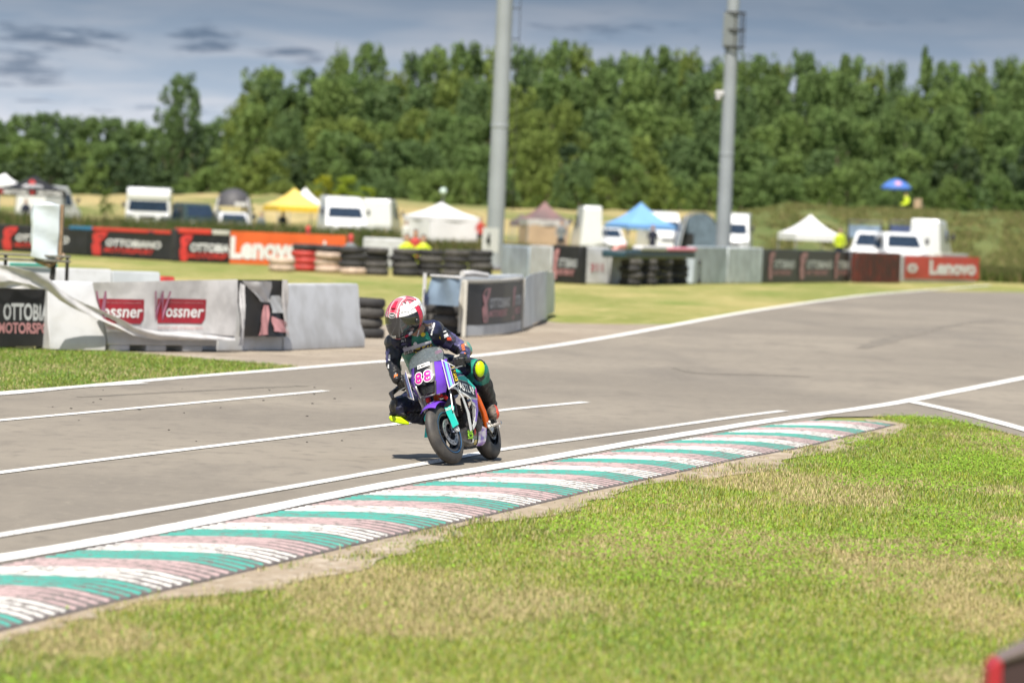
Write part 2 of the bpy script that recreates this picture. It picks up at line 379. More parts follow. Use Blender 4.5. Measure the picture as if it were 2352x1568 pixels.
# ---------------------------------------------------------------- kerb
KU = np.array([G(*p)[:2] for p in KERB_U]); KL = np.array([G(*p)[:2] for p in KERB_L])
def ku(Y): return np.interp(Y, KU[:, 1], KU[:, 0])
def kl(Y): return np.interp(Y, KL[:, 1], KL[:, 0])
Y0, Y1 = 15.2, float(min(KU[-1, 1], KL[-1, 1])) - 0.15
def kz(t): return 0.004 + 0.014 * math.sin(min(t, 1) * math.pi) 
concrete = layered('kerb_concrete', (0.16, 0.14, 0.135), [((0.085, 0.075, 0.075), 30, 0.5, 0.62, (1, 1, 1)), ((0.24, 0.2, 0.18), 8, 0.58, 0.7, (1, 1, 1))], rough=0.95, bump=0.6, bscale=80)
mb = MB(); ny = 90; tt = [0, .15, .3, .45, .6, .72, .85, 1.0]
ys = np.linspace(Y0, Y1, ny); vs = []
for Y in ys:
    u, l = ku(Y), max(kl(Y), ku(Y) + 0.02)
    for t in tt: vs.append((u + (l - u) * t, Y, kz(t) * min(1, (l - u) / 0.5)))
    vs.append((l + 0.01, Y, -0.012))
w_ = len(tt) + 1
mb.add(vs, [(j * w_ + i, j * w_ + i + 1, (j + 1) * w_ + i + 1, (j + 1) * w_ + i) for j in range(ny - 1) for i in range(w_ - 1)])
kerb = mb.build('kerb', concrete); kerb['kind'] = 'structure'
chip = (0.19, 0.17, 0.155)
kp = {'pink': paint_mat('kerb_pink', (0.50, 0.36, 0.35), chip, 20, 0.53, 0.57), 'teal': paint_mat('kerb_teal', (0.06, 0.36, 0.29), chip, 20, 0.545, 0.585), 'white': paint_mat('kerb_white', (0.70, 0.68, 0.64), chip, 20, 0.54, 0.58)}
PER, NR = 1.68, 12
nrib = int((Y1 + 0.6 - Y0) / (PER / NR))
for i in range(nrib):
    y = Y0 + i * PER / NR; k = int(((y - 20.71 + random.uniform(-.04, .04)) / PER % 1) * 12)
    m = kp['teal'] if k < 4 else (kp['white'] if k < 8 else kp['pink'])
    vs = []; fs = []; NS = 9; ww = PER / NR * random.uniform(0.35, 0.44); last = None
    for s_ in range(NS + 1):
        t = 0.03 + 0.955 * s_ / NS; e = max(0, (t - 0.64) / 0.36)
        Y = y - 0.40 * e ** 1.35 + 0.06 * t
        Yc = min(max(Y, Y0), Y1); u, l = float(ku(Yc)), float(max(kl(Yc), ku(Yc) + 0.02))
        x = u + (l - u) * t; sc = min(1, (l - u) / 0.5); z = kz(t) * sc
        jw = ww * (1 + 0.12 * math.sin(7 * t + i * 1.7)); hh = 0.0014
        
        if Y > Y1 or Y < Y0: continue
        b = len(vs); vs += [(x, Y - jw, z - 0.0006), (x, Y - jw * 0.8, z + hh), (x, Y + jw * 0.8, z + hh), (x, Y + jw, z - 0.0006)]
        if b: fs += [(b - 4 + q, b - 3 + q, b + 1 + q, b + q) for q in range(3)]
    if len(vs) < 12: continue
    fs += [(0, 1, 2, 3), tuple(len(vs) - 4 + q for q in (3, 2, 1, 0))]
    r_ = MB(); r_.add(vs, fs); r_.build('ridge', m, kerb, smooth=0)

# dirt strip along the kerb
dv = []; n = 120
for i in range(n):
    Y = 14 + (Y1 + 1.0 - 14) * i / (n - 1); l = float(kl(Y))
    wd = (-0.05 + 0.5 * float(vnoise(np.array([Y * 0.7]), np.array([3.3]), 5)[0]) + 0.16 * float(vnoise(np.array([Y * 4.0]), np.array([9.3]), 6)[0])) * min(1, (Y1 + 1.4 - Y) / 6)
    dv.append((l - 0.25, Y, l + 0.05 + wd))
mb = MB(); vs = []
for a, Y, b in dv: vs += [(a, Y, -0.006), (b, Y, -0.006)]
mb.add(vs, [(2 * i, 2 * i + 1, 2 * i + 3, 2 * i + 2) for i in range(n - 1)])
o = mb.build('dirt_verge', dirt, smooth=0); o['kind'] = 'structure'
DW = np.array([(Y, b) for a, Y, b in dv])

# ---------------------------------------------------------------- grass blades (nobody could count them)
grass_m = attr_mat('grass_blades', rough=0.55, translucent=0.25)
poly_near = [(kl(12.5), 12.5)] + [(kl(Y) + 0.03, Y) for Y in np.linspace(13, Y1 + 0.2, 60)] + [tuple(G(*p)[:2]) for p in GRASS_TOP[1:]] + [(14, 27), (8, 12.5)]
poly_left = [tuple(G(*p)[:2]) for p in [(-250, 924), (0, 900), (200, 884), (400, 866), (600, 849), (690, 841), (600, 833), (500, 826), (380, 815), (266, 807), (150, 806), (0, 800), (-250, 790)]]
def patch_tint(x, y):
    d = fbm(x * 0.9, y * 0.5, 3); g = fbm(x * 1.1 + 40, y * 0.6, 21)
    dry = np.clip((d - 0.47) / 0.14, 0, 1); clo = np.clip((g - 0.60) / 0.06, 0, 1)
    return dry, clo
def scatter(n, poly, xr, yr, hmin, hmax, wid, drybias, keep=None, dryk=0.7, green=(0.265, 0.33, 0.045)):
    x = RNG.uniform(*xr, n); y = RNG.uniform(*yr, n)
    ok = inside(x, y, poly); ok &= np.abs(x) < 0.165 * y + 0.3
    x, y = x[ok], y[ok]
    if keep is not None:
        k = keep(x, y); x, y = x[k], y[k]
    n = len(x); dry, clo = patch_tint(x, y)
    h = RNG.uniform(hmin, hmax, n) * (0.75 + 0.5 * fbm(x * 1.5, y * 1.2, 9)); a = RNG.uniform(0, 2 * np.pi, n); lean = RNG.uniform(0.15, 0.95, n) * h
    w = wid * RNG.uniform(0.6, 1.3, n); b = a + RNG.uniform(-0.8, 0.8, n) + np.pi / 2
    base = np.stack([x, y, np.full(n, -0.012)], 1); sd = np.stack([np.cos(b), np.sin(b), 0 * b], 1) * w[:, None] / 2
    ld = np.stack([np.cos(a), np.sin(a), 0 * a], 1) * lean[:, None]
    mid = base + ld * 0.3; mid[:, 2] += h * 0.6; tip = base + ld; tip[:, 2] += h * 0.95
    V = np.stack([base - sd, base + sd, mid - sd * 0.8, mid + sd * 0.8, tip], 1).reshape(-1, 3)
    o = (np.arange(n) * 5)[:, None]
    F = np.concatenate([o + np.array([0, 1, 3]), o + np.array([0, 3, 2]), o + np.array([2, 3, 4])], 1).ravel()
    isdry = RNG.uniform(0, 1, n) < np.clip(dry * dryk + drybias, 0, 1)
    gcol = np.array(green); c = gcol[None] * RNG.uniform(0.6, 1.45, n)[:, None] * np.stack([1 + RNG.normal(0, .12, n), np.ones(n), 1 + RNG.normal(0, .2, n)], 1)
    bl = RNG.uniform(0, 1, n) < 0.22; c[bl] = c[bl] * np.array([0.75, 0.98, 1.5])
    dc = np.array((0.52, 0.43, 0.23))[None] * RNG.uniform(0.6, 1.25, n)[:, None]
    c[isdry] = dc[isdry]; c = np.clip(c, 0.008, 0.7)
    tint = np.repeat(c, 5, axis=0)
    return V, F, tint
def dirt_fade(x, y):
    e = np.interp(y, DW[:, 0], DW[:, 1]); d = x - e + 0.22 * (fbm(x * 3, y * 3, 31) - 0.5)
    p = np.clip(d / 0.30 + 0.55, 0.14, 1); p = np.where(y > Y1 + 0.3, 1, p); tuft = fbm(x * 5, y * 4, 77) > 0.6
    return (RNG.uniform(0, 1, len(x)) < p) & ((d > -0.04) | tuft | (y > Y1 + 0.3))
parts = [scatter(560000, poly_near, (-3.5, 4.6), (13.5, 24), 0.008, 0.034, 0.0034, 0.17, dirt_fade),
         scatter(600000, poly_near, (-2, 8.0), (24, 47), 0.012, 0.038, 0.0044, 0.10, dirt_fade),
         scatter(260000, poly_left, (-9, -1.0), (36, 52), 0.012, 0.045, 0.006, 0.10, None, 0.25, (0.19, 0.27, 0.04))]
def dirt_tufts(x, y):
    l = np.interp(y, KL[:, 1], KL[:, 0]); d = x - l; return (d > 0.0) & (d < 0.75) & (vnoise(x * 7, y * 3.2, 17) * vnoise(x * 2.3, y * 1.1, 19) > 0.36) & (y < Y1 + .5)
parts.append(scatter(420000, poly_near, (-3.0, 5.5), (15, 40), 0.015, 0.05, 0.0045, 0.40, dirt_tufts, 0.2, (0.22, 0.27, 0.06)))
off = 0; Vs = []; Fs = []; Ts = []
for V, F, T in parts: Vs.append(V); Fs.append(F + off); Ts.append(T); off += len(V)
me = raw_mesh('grass', np.concatenate(Vs), np.concatenate(Fs), 3, grass_m, np.concatenate(Ts))
o = bpy.data.objects.new('grass', me); COL.objects.link(o)
tag(o, 'short mown grass, part green part straw dry, on the trackside verges', 'grass', kind='stuff')

# clover and broad weeds: little level leaves
n = 380000; x = RNG.uniform(-3.5, 7, n); y = RNG.uniform(13.5, 42, n); ok = inside(x, y, poly_near) & (np.abs(x) < 0.165 * y + 0.3); x, y = x[ok], y[ok]
_, clo = patch_tint(x, y); band = np.exp(-((y - (24.2 - 0.15 * x)) / 1.0) ** 2) * (x > 0.2) + np.exp(-((y - 33) / 1.6) ** 2) * (x > 3.4)
k = RNG.uniform(0, 1, len(x)) < np.clip(clo * 0.8 + band * (fbm(x * 1.3, y, 61) > 0.42) * 0.9 + 0.012, 0, 1); x, y = x[k], y[k]
k = dirt_fade(x, y); x, y = x[k], y[k]; n = len(x)
z = RNG.uniform(0.012, 0.055, n); r = RNG.uniform(0.0045, 0.010, n); a = RNG.uniform(0, 6.28, n)
nx = RNG.normal(0, .35, n); nyv = RNG.normal(-.15, .35, n)
cs = []
for q in range(4):
    t = a + q * np.pi / 2; dx = np.cos(t) * r; dy = np.sin(t) * r; cs.append(np.stack([x + dx, y + dy, z - nx * dx - nyv * dy], 1))
V = np.stack(cs, 1).reshape(-1, 3); F = np.arange(n * 4)
c = np.array((0.19, 0.31, 0.03))[None] * RNG.uniform(0.65, 1.4, n)[:, None]
me = raw_mesh('clover', V, F, 4, grass_m, np.repeat(c, 4, axis=0)); o = bpy.data.objects.new('clover', me); COL.objects.link(o)
tag(o, 'bright green clover patches growing in the foreground grass', 'clover', kind='stuff')

# ---------------------------------------------------------------- bank behind the paddock
bank_m = layered('bank', (0.36, 0.285, 0.13), [((0.15, 0.17, 0.05), 0.07, 0.47, 0.58, (1, 1, 1)), ((0.45, 0.36, 0.18), 0.3, 0.5, 0.7, (1, 1, 1)), ((0.10, 0.14, 0.035), 0.6, 0.55, 0.68, (1, 1, 1))], rough=1, bump=0.7, bscale=2, bdist=0.3)
bank_g = layered('green_bank', (0.13, 0.15, 0.045), [((0.3, 0.24, 0.12), 0.2, 0.56, 0.7, (1, 1, 1)), ((0.075, 0.115, 0.026), 0.3, 0.48, 0.62, (1, 1, 1)), ((0.05, 0.08, 0.02), 0.9, 0.5, 0.66, (1, 1, 1)), ((0.2, 0.2, 0.07), 2.2, 0.52, 0.7, (1, 1, 1))], rough=1, bump=0.7, bscale=2, bdist=0.3)
TOPX = [-600, 0, 250, 500, 740, 900, 1010, 1130, 1300, 1500, 1690, 1740, 1800, 1860, 1960, 2060, 2200, 2352, 2800]
TOPY = [452, 452, 447, 446, 452, 458, 468, 476, 482, 486, 486, 480, 468, 470, 478, 480, 486, 488, 496]
def bank(name, px0, px1, m, yb, yt):
    nu = 80; mb = MB(); vs = []
    for i in range(nu + 1):
        px = px0 + (px1 - px0) * i / nu; py = np.interp(px, TOPX, TOPY) + 2.0 * math.sin(i * 1.3) + 1.2 * math.sin(i * 2.9)
        top = P(px, py, yt); x_ = top.x
        for (Y, k) in ((yb, -0.02), (yb + (yt - yb) * .35, 0.28), (yb + (yt - yb) * .7, 0.8), (yt, 1.0), (yt + 25, 1.02), (yt + 90, 0.6), (yt + 160, -0.02)):
            vs.append((x_ * Y / yt, Y, top.z * k + (0.12 * math.sin(i * 0.9 + Y) if 0 < k < 1 else 0)))
    w = 7; mb.add(vs, [(i * w + j, i * w + j + 1, (i + 1) * w + j + 1, (i + 1) * w + j) for i in range(nu) for j in range(w - 1)])
    o = mb.build(name, m); o['kind'] = 'structure'; return o
bank('bank', -900, 1700, bank_m, 255, 300)
bank('green_bank', 1640, 3200, bank_g, 200, 286)
# ================================================================ TRACKSIDE BARRIERS
white_pl = mat('white_plastic', (0.53, 0.54, 0.56), 0.5, col2=(0.44, 0.445, 0.45), scale=3.5, bump=0.08, bscale=8, detail=9, lo=.36, hi=.6)
grey_pl = mat('grey_plastic', (0.50, 0.53, 0.56), 0.5, var=0.2, scale=2)
blue_tarp = mat('blue_tarp', (0.24, 0.32, 0.42), 0.45, var=0.35, scale=2.5, bump=0.3, bscale=6)
pale_tarp = mat('pale_tarp', (0.66, 0.71, 0.75), 0.45, var=0.3, scale=2.2, bump=0.35, bscale=5)
black_vinyl = mat('black_vinyl', (0.022, 0.022, 0.024), 0.45, var=0.4, scale=3, bump=0.2, bscale=4)
white_vinyl = mat('white_vinyl', (0.64, 0.63, 0.63), 0.5, var=0.22, scale=5, bump=0.3, bscale=5, detail=8)
cream = mat('cream_board', (0.56, 0.54, 0.48), 0.6, var=0.15)
red_ink = mat('red_ink', (0.62, 0.045, 0.04), 0.5, var=0.15)
faded_red = mat('faded_red_ink', (0.55, 0.27, 0.28), 0.55, var=0.25)
maroon = mat('maroon_ink', (0.36, 0.02, 0.035), 0.5, var=0.2)
white_ink = mat('white_ink', (0.76, 0.76, 0.76), 0.5, var=0.05)
dull_white_ink = mat('dull_white_ink', (0.52, 0.54, 0.56), 0.5, var=0.2)
orange_vinyl = mat('orange_vinyl', (0.78, 0.14, 0.035), 0.45, var=0.14, scale=2, bump=0.15, bscale=3)
red_vinyl = mat('red_vinyl', (0.62, 0.055, 0.035), 0.45, var=0.15, scale=2)
rust_red = mat('rust_red_sheet', (0.115, 0.022, 0.014), 0.6, col2=(0.05, 0.02, 0.015), scale=3)
tyre_rub = mat('tyre_rubber', (0.035, 0.034, 0.035), 0.75, var=0.4, scale=5, bump=0.3, bscale=30)
dusty_rub = mat('dusty_tyre_rubber', (0.085, 0.08, 0.075), 0.85, var=0.4, scale=5, bump=0.3, bscale=30)
red_rub = mat('red_painted_tyre', (0.50, 0.05, 0.04), 0.6, var=0.3, scale=6)
cream_rub = mat('cream_painted_tyre', (0.56, 0.43, 0.34), 0.65, var=0.3, scale=6)
steel_dark = mat('dark_steel', (0.05, 0.048, 0.045), 0.5, metal=0.3, var=0.4)
teal_paint = mat('teal_paint', (0.09, 0.40, 0.33), 0.5, var=0.2)

class Face:
    """A standing face given by two feet in the frame; maps (metres along, metres up, metres towards the camera)."""
    def __init__(s, a, b, base=0.0):
        s.a = G(*a) if not isinstance(a, Vector) else a; s.b = G(*b) if not isinstance(b, Vector) else b
        s.u = (s.b - s.a); s.u.z = 0; s.len = s.u.length; s.u.normalize(); s.n = Vector((s.u.y, -s.u.x, 0)); s.base = base
    def __call__(s, x, y, d=0.0): return s.a + s.u * x + s.n * d + Vector((0, 0, s.base + y))
    def px(s, px): # metres along the face under a frame column
        d = ray(px, 784); t = (s.u.y * s.a.x - s.u.x * s.a.y) / (s.u.y * d[0] - s.u.x * d[1]); p = CC + d * t
        return (Vector((p[0], p[1], 0)) - Vector((s.a.x, s.a.y, 0))).dot(s.u)
    def at(s, px, py, d=0.0):     # place on the face seen at a frame position
        r = ray(px, py); t = (s.u.y * s.a.x - s.u.x * s.a.y) / (s.u.y * r[0] - s.u.x * r[1]); p = CC + r * t
        return (Vector(p) - s.a).dot(s.u), p[2] - s.base

def slab(name, face, x0, x1, y0, y1, thick, m, parent=None, d0=0.0, bevel=0.01):
    """A board whose front lies d0 in front of the face."""
    mb = MB(); mb.prism([(x0, y0), (x1, y0), (x1, y1), (x0, y1)], thick, lambda x, y, d: face(x, y, d0 - d))
    return mb.build(name, m, parent, bevel=bevel)
def cloth(name, face, pts, m, parent=None, d0=0.02, nu=28, nv=10, wave=0.02, freq=5.0, seed=0, thick=0.004):
    """A hanging sheet between four corners (bl, br, tr, tl) on a face, with folds."""
    (ax, ay), (bx, by), (cx, cy), (dx, dy) = pts
    ph = [random.uniform(0, 6) for _ in range(4)]
    def fn(u, v):
        x = (ax * (1 - u) + bx * u) * (1 - v) + (dx * (1 - u) + cx * u) * v; y = (ay * (1 - u) + by * u) * (1 - v) + (dy * (1 - u) + cy * u) * v
        w = wave * (0.6 * math.sin(freq * u * 2 + 1.5 * v + ph[0]) + 0.5 * math.sin(freq * 1.9 * u - 3 * v + ph[1]) + 0.4 * math.sin(5 * v + 2 * u + ph[2]))
        return face(x, y, d0 + wave * 1.2 + w)
    mb = MB(); mb.grid(fn, nu, nv, thick); o = mb.build(name, m, parent, smooth=60); return o, fn
def print_on(fn_, d=0.006):
    return fn_

def jersey(name, face, x0, x1, h, m, label, cat='barrier', group=None, foot=0.42, top=0.18, notches=True, parent=None):
    """Plastic road block: stepped side profile, slots at the foot."""
    w2, t2 = foot / 2, top / 2; mb = MB(); L = x1 - x0
    prof = [(-w2, 0.0), (-w2, h * 0.16), (-t2 - 0.05, h * 0.38), (-t2, h * 0.96), (-t2 + 0.02, h), (t2 - 0.02, h), (t2, h * 0.96), (t2 + 0.05, h * 0.38), (w2, h * 0.16), (w2, 0)]
    if not notches:
        mb.prism(prof, L, lambda a, b, d: face(x0 + d, b, -w2 - a))
    else:
        nh = h * 0.09; up = [(-w2, nh)] + prof[1:-1] + [(w2, nh)]
        mb.prism(up, L, lambda a, b, d: face(x0 + d, b, -w2 - a))
        k = max(2, int(L / 0.45)); s = L / k
        for i in range(k):
            xx = x0 + i * s + 0.03; mb.prism([(-w2 + .005, 0), (-w2 + .005, nh), (w2 - .005, nh), (w2 - .005, 0)], s * 0.55, lambda a, b, d: face(xx + d, b, -w2 - a))
    o = mb.build(name, m, parent, bevel=0.012); 
    if parent is None: tag(o, label, cat, group)
    return o

# ---- tyres
def tyre_mesh(R=0.31, w=0.19):
    mb = MB(); prof = []
    for i in range(14):
        a = 2 * math.pi * i / 14; c, s = math.cos(a), math.sin(a)
        prof.append((R * 0.76 + R * 0.24 * math.copysign(abs(c) ** 0.7, c), w / 2 + w / 2 * math.copysign(abs(s) ** 0.75, s)))
    mb.lathe(prof, n=22, close=True); return mb
_ty = {}
ORD = ['top', 'second from top', 'third from top', 'fourth from top', 'fifth from top', 'sixth from top']
def tyre_stack(px, py, mats_, where, R=0.31, w=0.19, jit=0.02, group='stacked tyres along the track'):
    p = G(px, py); n = len(mats_)
    for i, m in enumerate(mats_):
        key = (m.name, R, w)
        if key not in _ty: o = tyre_mesh(R, w).build('tyre', m, smooth=40); _ty[key] = o.data
        else: o = bpy.data.objects.new('tyre', _ty[key]); COL.objects.link(o)
        o.location = (p.x + random.uniform(-jit, jit), p.y + R + random.uniform(-jit, jit), i * w * 1.0); o.rotation_euler = (random.uniform(-.02, .02), random.uniform(-.02, .02), random.uniform(0, 6))
        cn = {'tyre_rubber': 'black', 'dusty_tyre_rubber': 'dusty black', 'red_painted_tyre': 'red painted', 'cream_painted_tyre': 'cream painted'}[m.name]
        tag(o, f'{cn} tyre, {ORD[n - 1 - i]} of the stack {where}', 'tyre', group)

# ------------------------------------------------------------------ near left barrier (about 50 m off)
fa = Face((-130, 799), (111, 801)); fb = Face((113, 803), (243, 806)); fc = Face((247, 806), (498, 808)); fd = Face((500, 806), (648, 805)); fe = Face((652, 805), (838, 797))
jersey('barrier_block', fa, 0, fa.len, 0.80, white_pl, 'white plastic barrier block hidden behind the hanging black banner')
jersey('barrier_block', fb, 0, fb.len, 0.80, white_pl, 'bare white plastic barrier block beside the torn black banner', notches=False)
jersey('barrier_block', fc, 0, fc.len, 0.80, white_pl, 'white plastic barrier block with dark foot slots under the red-boxed banner')
jersey('barrier_block', fd, 0, fd.len, 0.82, white_pl, 'white plastic barrier block half covered by crumpled black sheet', notches=False)
jersey('barrier_block', fe, 0, fe.len, 0.82, white_pl, 'bare pale barrier block at the right end of the near row', notches=False)

# black banner with two lines of letters, frayed white hem
x0, y0 = fa.at(-120, 796); x1, y1 = fa.at(109, 655)
bn, fn = cloth('banner', fa, [(x0, 0.03), (x1, 0.03), (x1, y1), (x0, y1)], black_vinyl, d0=0.02, wave=0.012, nv=12)
tag(bn, 'black banner with pale letters and dull red letters below, at left edge', 'banner')
def onfab(fn_, face, pts):
    (ax, ay), (bx, by), (cx, cy), (dx, dy) = pts
    def g(x, y):
        u = (x - ax) / (bx - ax); v = (y - ay) / (dy - ay); p = Vector(fn_(min(max(u, 0), 1), min(max(v, 0), 1))); return p + face.n * 0.006
    return g
g = onfab(fn, fa, [(x0, 0.03), (x1, 0.03), (x1, y1), (x0, y1)])
def rect(face, a, b):                 # frame corners (left-bottom), (right-top) -> x0, y0, w, h on a face
    p, q = face.at(*a), face.at(*b); return p[0], p[1], q[0] - p[0], q[1] - p[1]
lettering('OTTOBIANO', dull_white_ink, bn, g, *rect(fa, (4, 737), (150, 696)), bold=0.03) if False else None
lettering('OTTOBIA', dull_white_ink, bn, g, *rect(fa, (2, 735), (107, 697)), bold=0.03)
lettering('MOTORSPO', faded_red, bn, g, *rect(fa, (-10, 765), (106, 741)), bold=0.03)
hem, _ = cloth('torn_hem', fa, [(x1 - .02, 0.18), (x1 + 0.10, 0.2), (x1 + 0.06, y1 + .02), (x1 - 0.05, y1 + .03)], white_vinyl, bn, d0=0.05, wave=0.03, nu=8, nv=14, freq=3)
hem2, _ = cloth('crumpled_hem', fa, [(x0, y1 - .03), (x1, y1 - .05), (x1 - .05, y1 + .06), (x0, y1 + .07)], white_vinyl, bn, d0=0.05, wave=0.03, nu=40, nv=5, freq=9)

# white banner with red boxes, its left end slipped down
wl_, wb = fc.at(170, 768)[0], 0.2
Wp = [(fc.at(236, 765)[0], fc.at(236, 760)[1]), (fc.at(532, 772)[0], fc.at(532, 770)[1]), (fc.at(534, 641)[0], fc.at(534, 641)[1]), (fc.at(205, 660)[0], fc.at(205, 648)[1])]
wbn, fw = cloth('banner', fc, Wp, white_vinyl, d0=0.03, wave=0.03, nu=46, nv=16, freq=4.5)
tag(wbn, 'white sagging banner with two red boxes of white lettering', 'banner')
def gw(x, y):
    best = None
    v = 0.5
    for _ in range(4):
        xl = Wp[0][0] * (1 - v) + Wp[3][0] * v; xr = Wp[1][0] * (1 - v) + Wp[2][0] * v; u = (x - xl) / (xr - xl)
        yb = Wp[0][1] * (1 - u) + Wp[1][1] * u; yt = Wp[3][1] * (1 - u) + Wp[2][1] * u; v = (y - yb) / (yt - yb)
    return Vector(fw(min(max(u, 0), 1), min(max(v, 0), 1))) + fc.n * 0.007
def red_box(px0, px1, py0, py1):
    X, Y, w, h = rect(fc, (px0, py0), (px1, py1)); mb = MB(); nx = 14
    def q(u, v): return gw(X + (u * w if v > .22 or u < .5 else u * w * (0.93 + v * .3)), Y + v * h)
    mb.grid(q, nx, 5); mb.build('red_box', maroon, wbn, smooth=0)
    f2 = lambda x, y: gw(x, y) + fc.n * 0.004
    lettering('ossner', white_ink, wbn, f2, X + w * 0.20, Y + h * .24, w * .77, h * .36, bold=0.02, shear=0.15)
    lettering('W', mat('plum_ink', (.33, .13, .20), .5), wbn, f2, X - w * 0.08, Y + h * .1, w * .36, h * 1.2, bold=0.0, shear=0.3)
    lettering('MANUFACTURER OF ENGINE PARTS', faded_red, wbn, f2, X, Y - h * .24, w * .95, h * .1, bold=0.0)
    lettering('HIGH QUALITY ENGINE PARTS', faded_red, wbn, f2, X + w * .22, Y + h * .80, w * .72, h * .09, bold=0.0)
red_box(200, 320, 741, 687); red_box(352, 465, 741, 687)
# the rolled, slipped hem running down to the right
hemp = [(-60, 622), (0, 628), (50, 634), (95, 652), (130, 676), (180, 702), (235, 733), (290, 757), (350, 769), (430, 774), (530, 772)]
pts = []
for i, (a, b) in enumerate(hemp):
    x, y = fc.at(a, b); pts.append(fc(x, y, 0.10 + 0.05 * math.sin(i)))
mb = MB(); sm = []
for i in range(len(pts) - 1):
    for k in range(5): sm.append(pts[i].lerp(pts[i + 1], k / 5))
sm.append(pts[-1])
def hemfn(u, v):
    i = u * (len(sm) - 1); a = int(min(i, len(sm) - 2)); p = sm[a].lerp(sm[a + 1], i - a)
    wdt = 0.17 * (1 - 0.55 * u) ; return p + Vector((0, 0, wdt * (v - .5))) + fc.n * (0.02 * math.sin(v * 5 + u * 14)) + Vector((0, 0, .012 * math.sin(u * 23)))
mb.grid(hemfn, 60, 5, 0.006); mb.build('slipped_hem', white_vinyl, wbn, smooth=60)

# crumpled black sheet with pale and pink tatters
Bp = [(fd.at(530, 770)[0], fd.at(536, 772)[1]), (fd.at(655, 760)[0], fd.at(650, 772)[1]), (fd.at(640, 642)[0], fd.at(640, 642)[1]), (fd.at(538, 642)[0], fd.at(538, 642)[1])]
cb_, fnb = cloth('crumpled_banner', fd, Bp, black_vinyl, d0=0.04, wave=0.05, nu=26, nv=14, freq=4)
tag(cb_, 'crumpled black banner with pale and pink tatters on the barrier', 'banner')
def patch(name, uv, m, par, fnx, face, off=0.012):
    mb = MB(); k = 6
    def q(u, v):
        a = Vector(uv[0]).lerp(Vector(uv[1]), u); b = Vector(uv[3]).lerp(Vector(uv[2]), u); c = a.lerp(b, v); return Vector(fnx(c.x, c.y)) + face.n * (off + 0.012 * math.sin(9 * u + 7 * v))
    mb.grid(q, k, k, 0.003); return mb.build(name, m, par, smooth=60)
patch('white_tatter', [(0.42, 0.62), (0.66, 0.60), (0.72, 0.97), (0.06, 0.98)], white_vinyl, cb_, fnb, fd)
patch('pink_tatter', [(0.38, 0.02), (0.5, 0.04), (0.62, 0.55), (0.5, 0.56)], faded_red, cb_, fnb, fd)
patch('pink_tatter', [(0.6, 0.10), (0.98, 0.06), (0.95, 0.26), (0.62, 0.36)], faded_red, cb_, fnb, fd, 0.016)
patch('pale_tatter', [(0.66, 0.42), (0.9, 0.42), (0.86, 0.72), (0.68, 0.72)], dull_white_ink, cb_, fnb, fd, 0.016)
patch('white_tatter', [(-0.05, -0.22), (0.06, -0.2), (0.1, 0.9), (0.02, 0.95)], white_vinyl, cb_, lambda u, v: fnb(max(u, 0), max(v, 0)) if u >= 0 and v >= 0 else Vector(fnb(max(u, 0), max(v, 0))) + fd.u * min(u, 0) + Vector((0, 0, min(v, 0) * .5)), fd, 0.03)
patch('pale_tatter', [(0.88, 0.0), (0.98, 0.0), (0.98, 1.0), (0.9, 1.0)], white_vinyl, cb_, fnb, fd, 0.02)

tyre_stack(834, 776, [tyre_rub, dusty_rub, dusty_rub, tyre_rub], 'ending the near white barrier', w=0.14, R=0.28)
# row of blocks behind, and the striped block at the far left
fg = Face((138, 742), (380, 746))
jersey('barrier_block', fg, 0, fg.px(262) , 0.78, white_pl, 'white barrier block standing behind the wrapped sign post')
jersey('barrier_block', fg, fg.px(264), fg.px(374), 0.76, grey_pl, 'pale grey barrier block behind the slipped banner hem')
jersey('barrier_block', fg, fg.px(376), fg.px(408), 0.70, red_rub, 'short red and white barrier block peeping out behind banner')
fh = Face((-160, 742), (136, 746)); o = jersey('striped_barrier', fh, 0, fh.len, 0.86, white_pl, 'white and teal striped barrier behind the steel rail at left')
xa = fh.px(25); xb = fh.px(135); slab('teal_stripe', fh, xa, xb, 0.80, 0.85, 0.02, teal_paint, o, d0=-0.08)

# wrapped sign panel on a post, with the rail it is clamped to
fs_ = Face((40, 770), (160, 774)); post = empty('wrapped_sign', fs_(fs_.px(108), 0)); post_l = post.matrix_world.inverted()
bpy.context.view_layer.update(); INV = Matrix.Translation(post.location).inverted()
class Sub:
    """Shifts a face into the local space of an empty."""
    def __init__(s, face, inv): s.f = face; s.i = inv; s.n = face.n; s.u = face.u; s.at = face.at; s.px = face.px
    def __call__(s, x, y, d=0.0): return s.i @ s.f(x, y, d)
fl = Sub(fs_, INV)
ax, ay = fl.at(72, 590); bx, by = fl.at(140, 470); tx = fl.at(66, 480)[0]
pl_wrap = mat('plastic_wrap', (0.60, 0.67, 0.71), 0.22, var=0.12, scale=4, bump=0.5, bscale=7)
tape = mat('brown_tape', (0.30, 0.20, 0.12), 0.5, var=0.3, scale=12, bump=0.3, bscale=30)
mb = MB()
def wrapf(u, v):
    xl = ax - 0.03 * max(0, 0.25 - v) * 4; xr = bx - 0.02
    return fl(xl + (xr - xl) * u, ay + (by - ay) * v - 0.03 * (1 - v) * math.sin(u * 3), 0.07 + 0.02 * math.sin(4 * u + 5 * v) + 0.012 * math.sin(11 * v + 3 * u))
mb.grid(wrapf, 14, 18, 0.12); mb.build('wrapped_panel', pl_wrap, post, smooth=50, bevel=0.02)
mb = MB(); 
for k in range(3): mb.box(fl(bx + 0.01 + .012 * k, (ay + by) / 2 + 0.02 * k, 0.02 - 0.05 * k), (0.05, 0.06, (by - ay) * (1.0 - .06 * k)))
mb.build('tape_edge', tape, post, bevel=0.01)
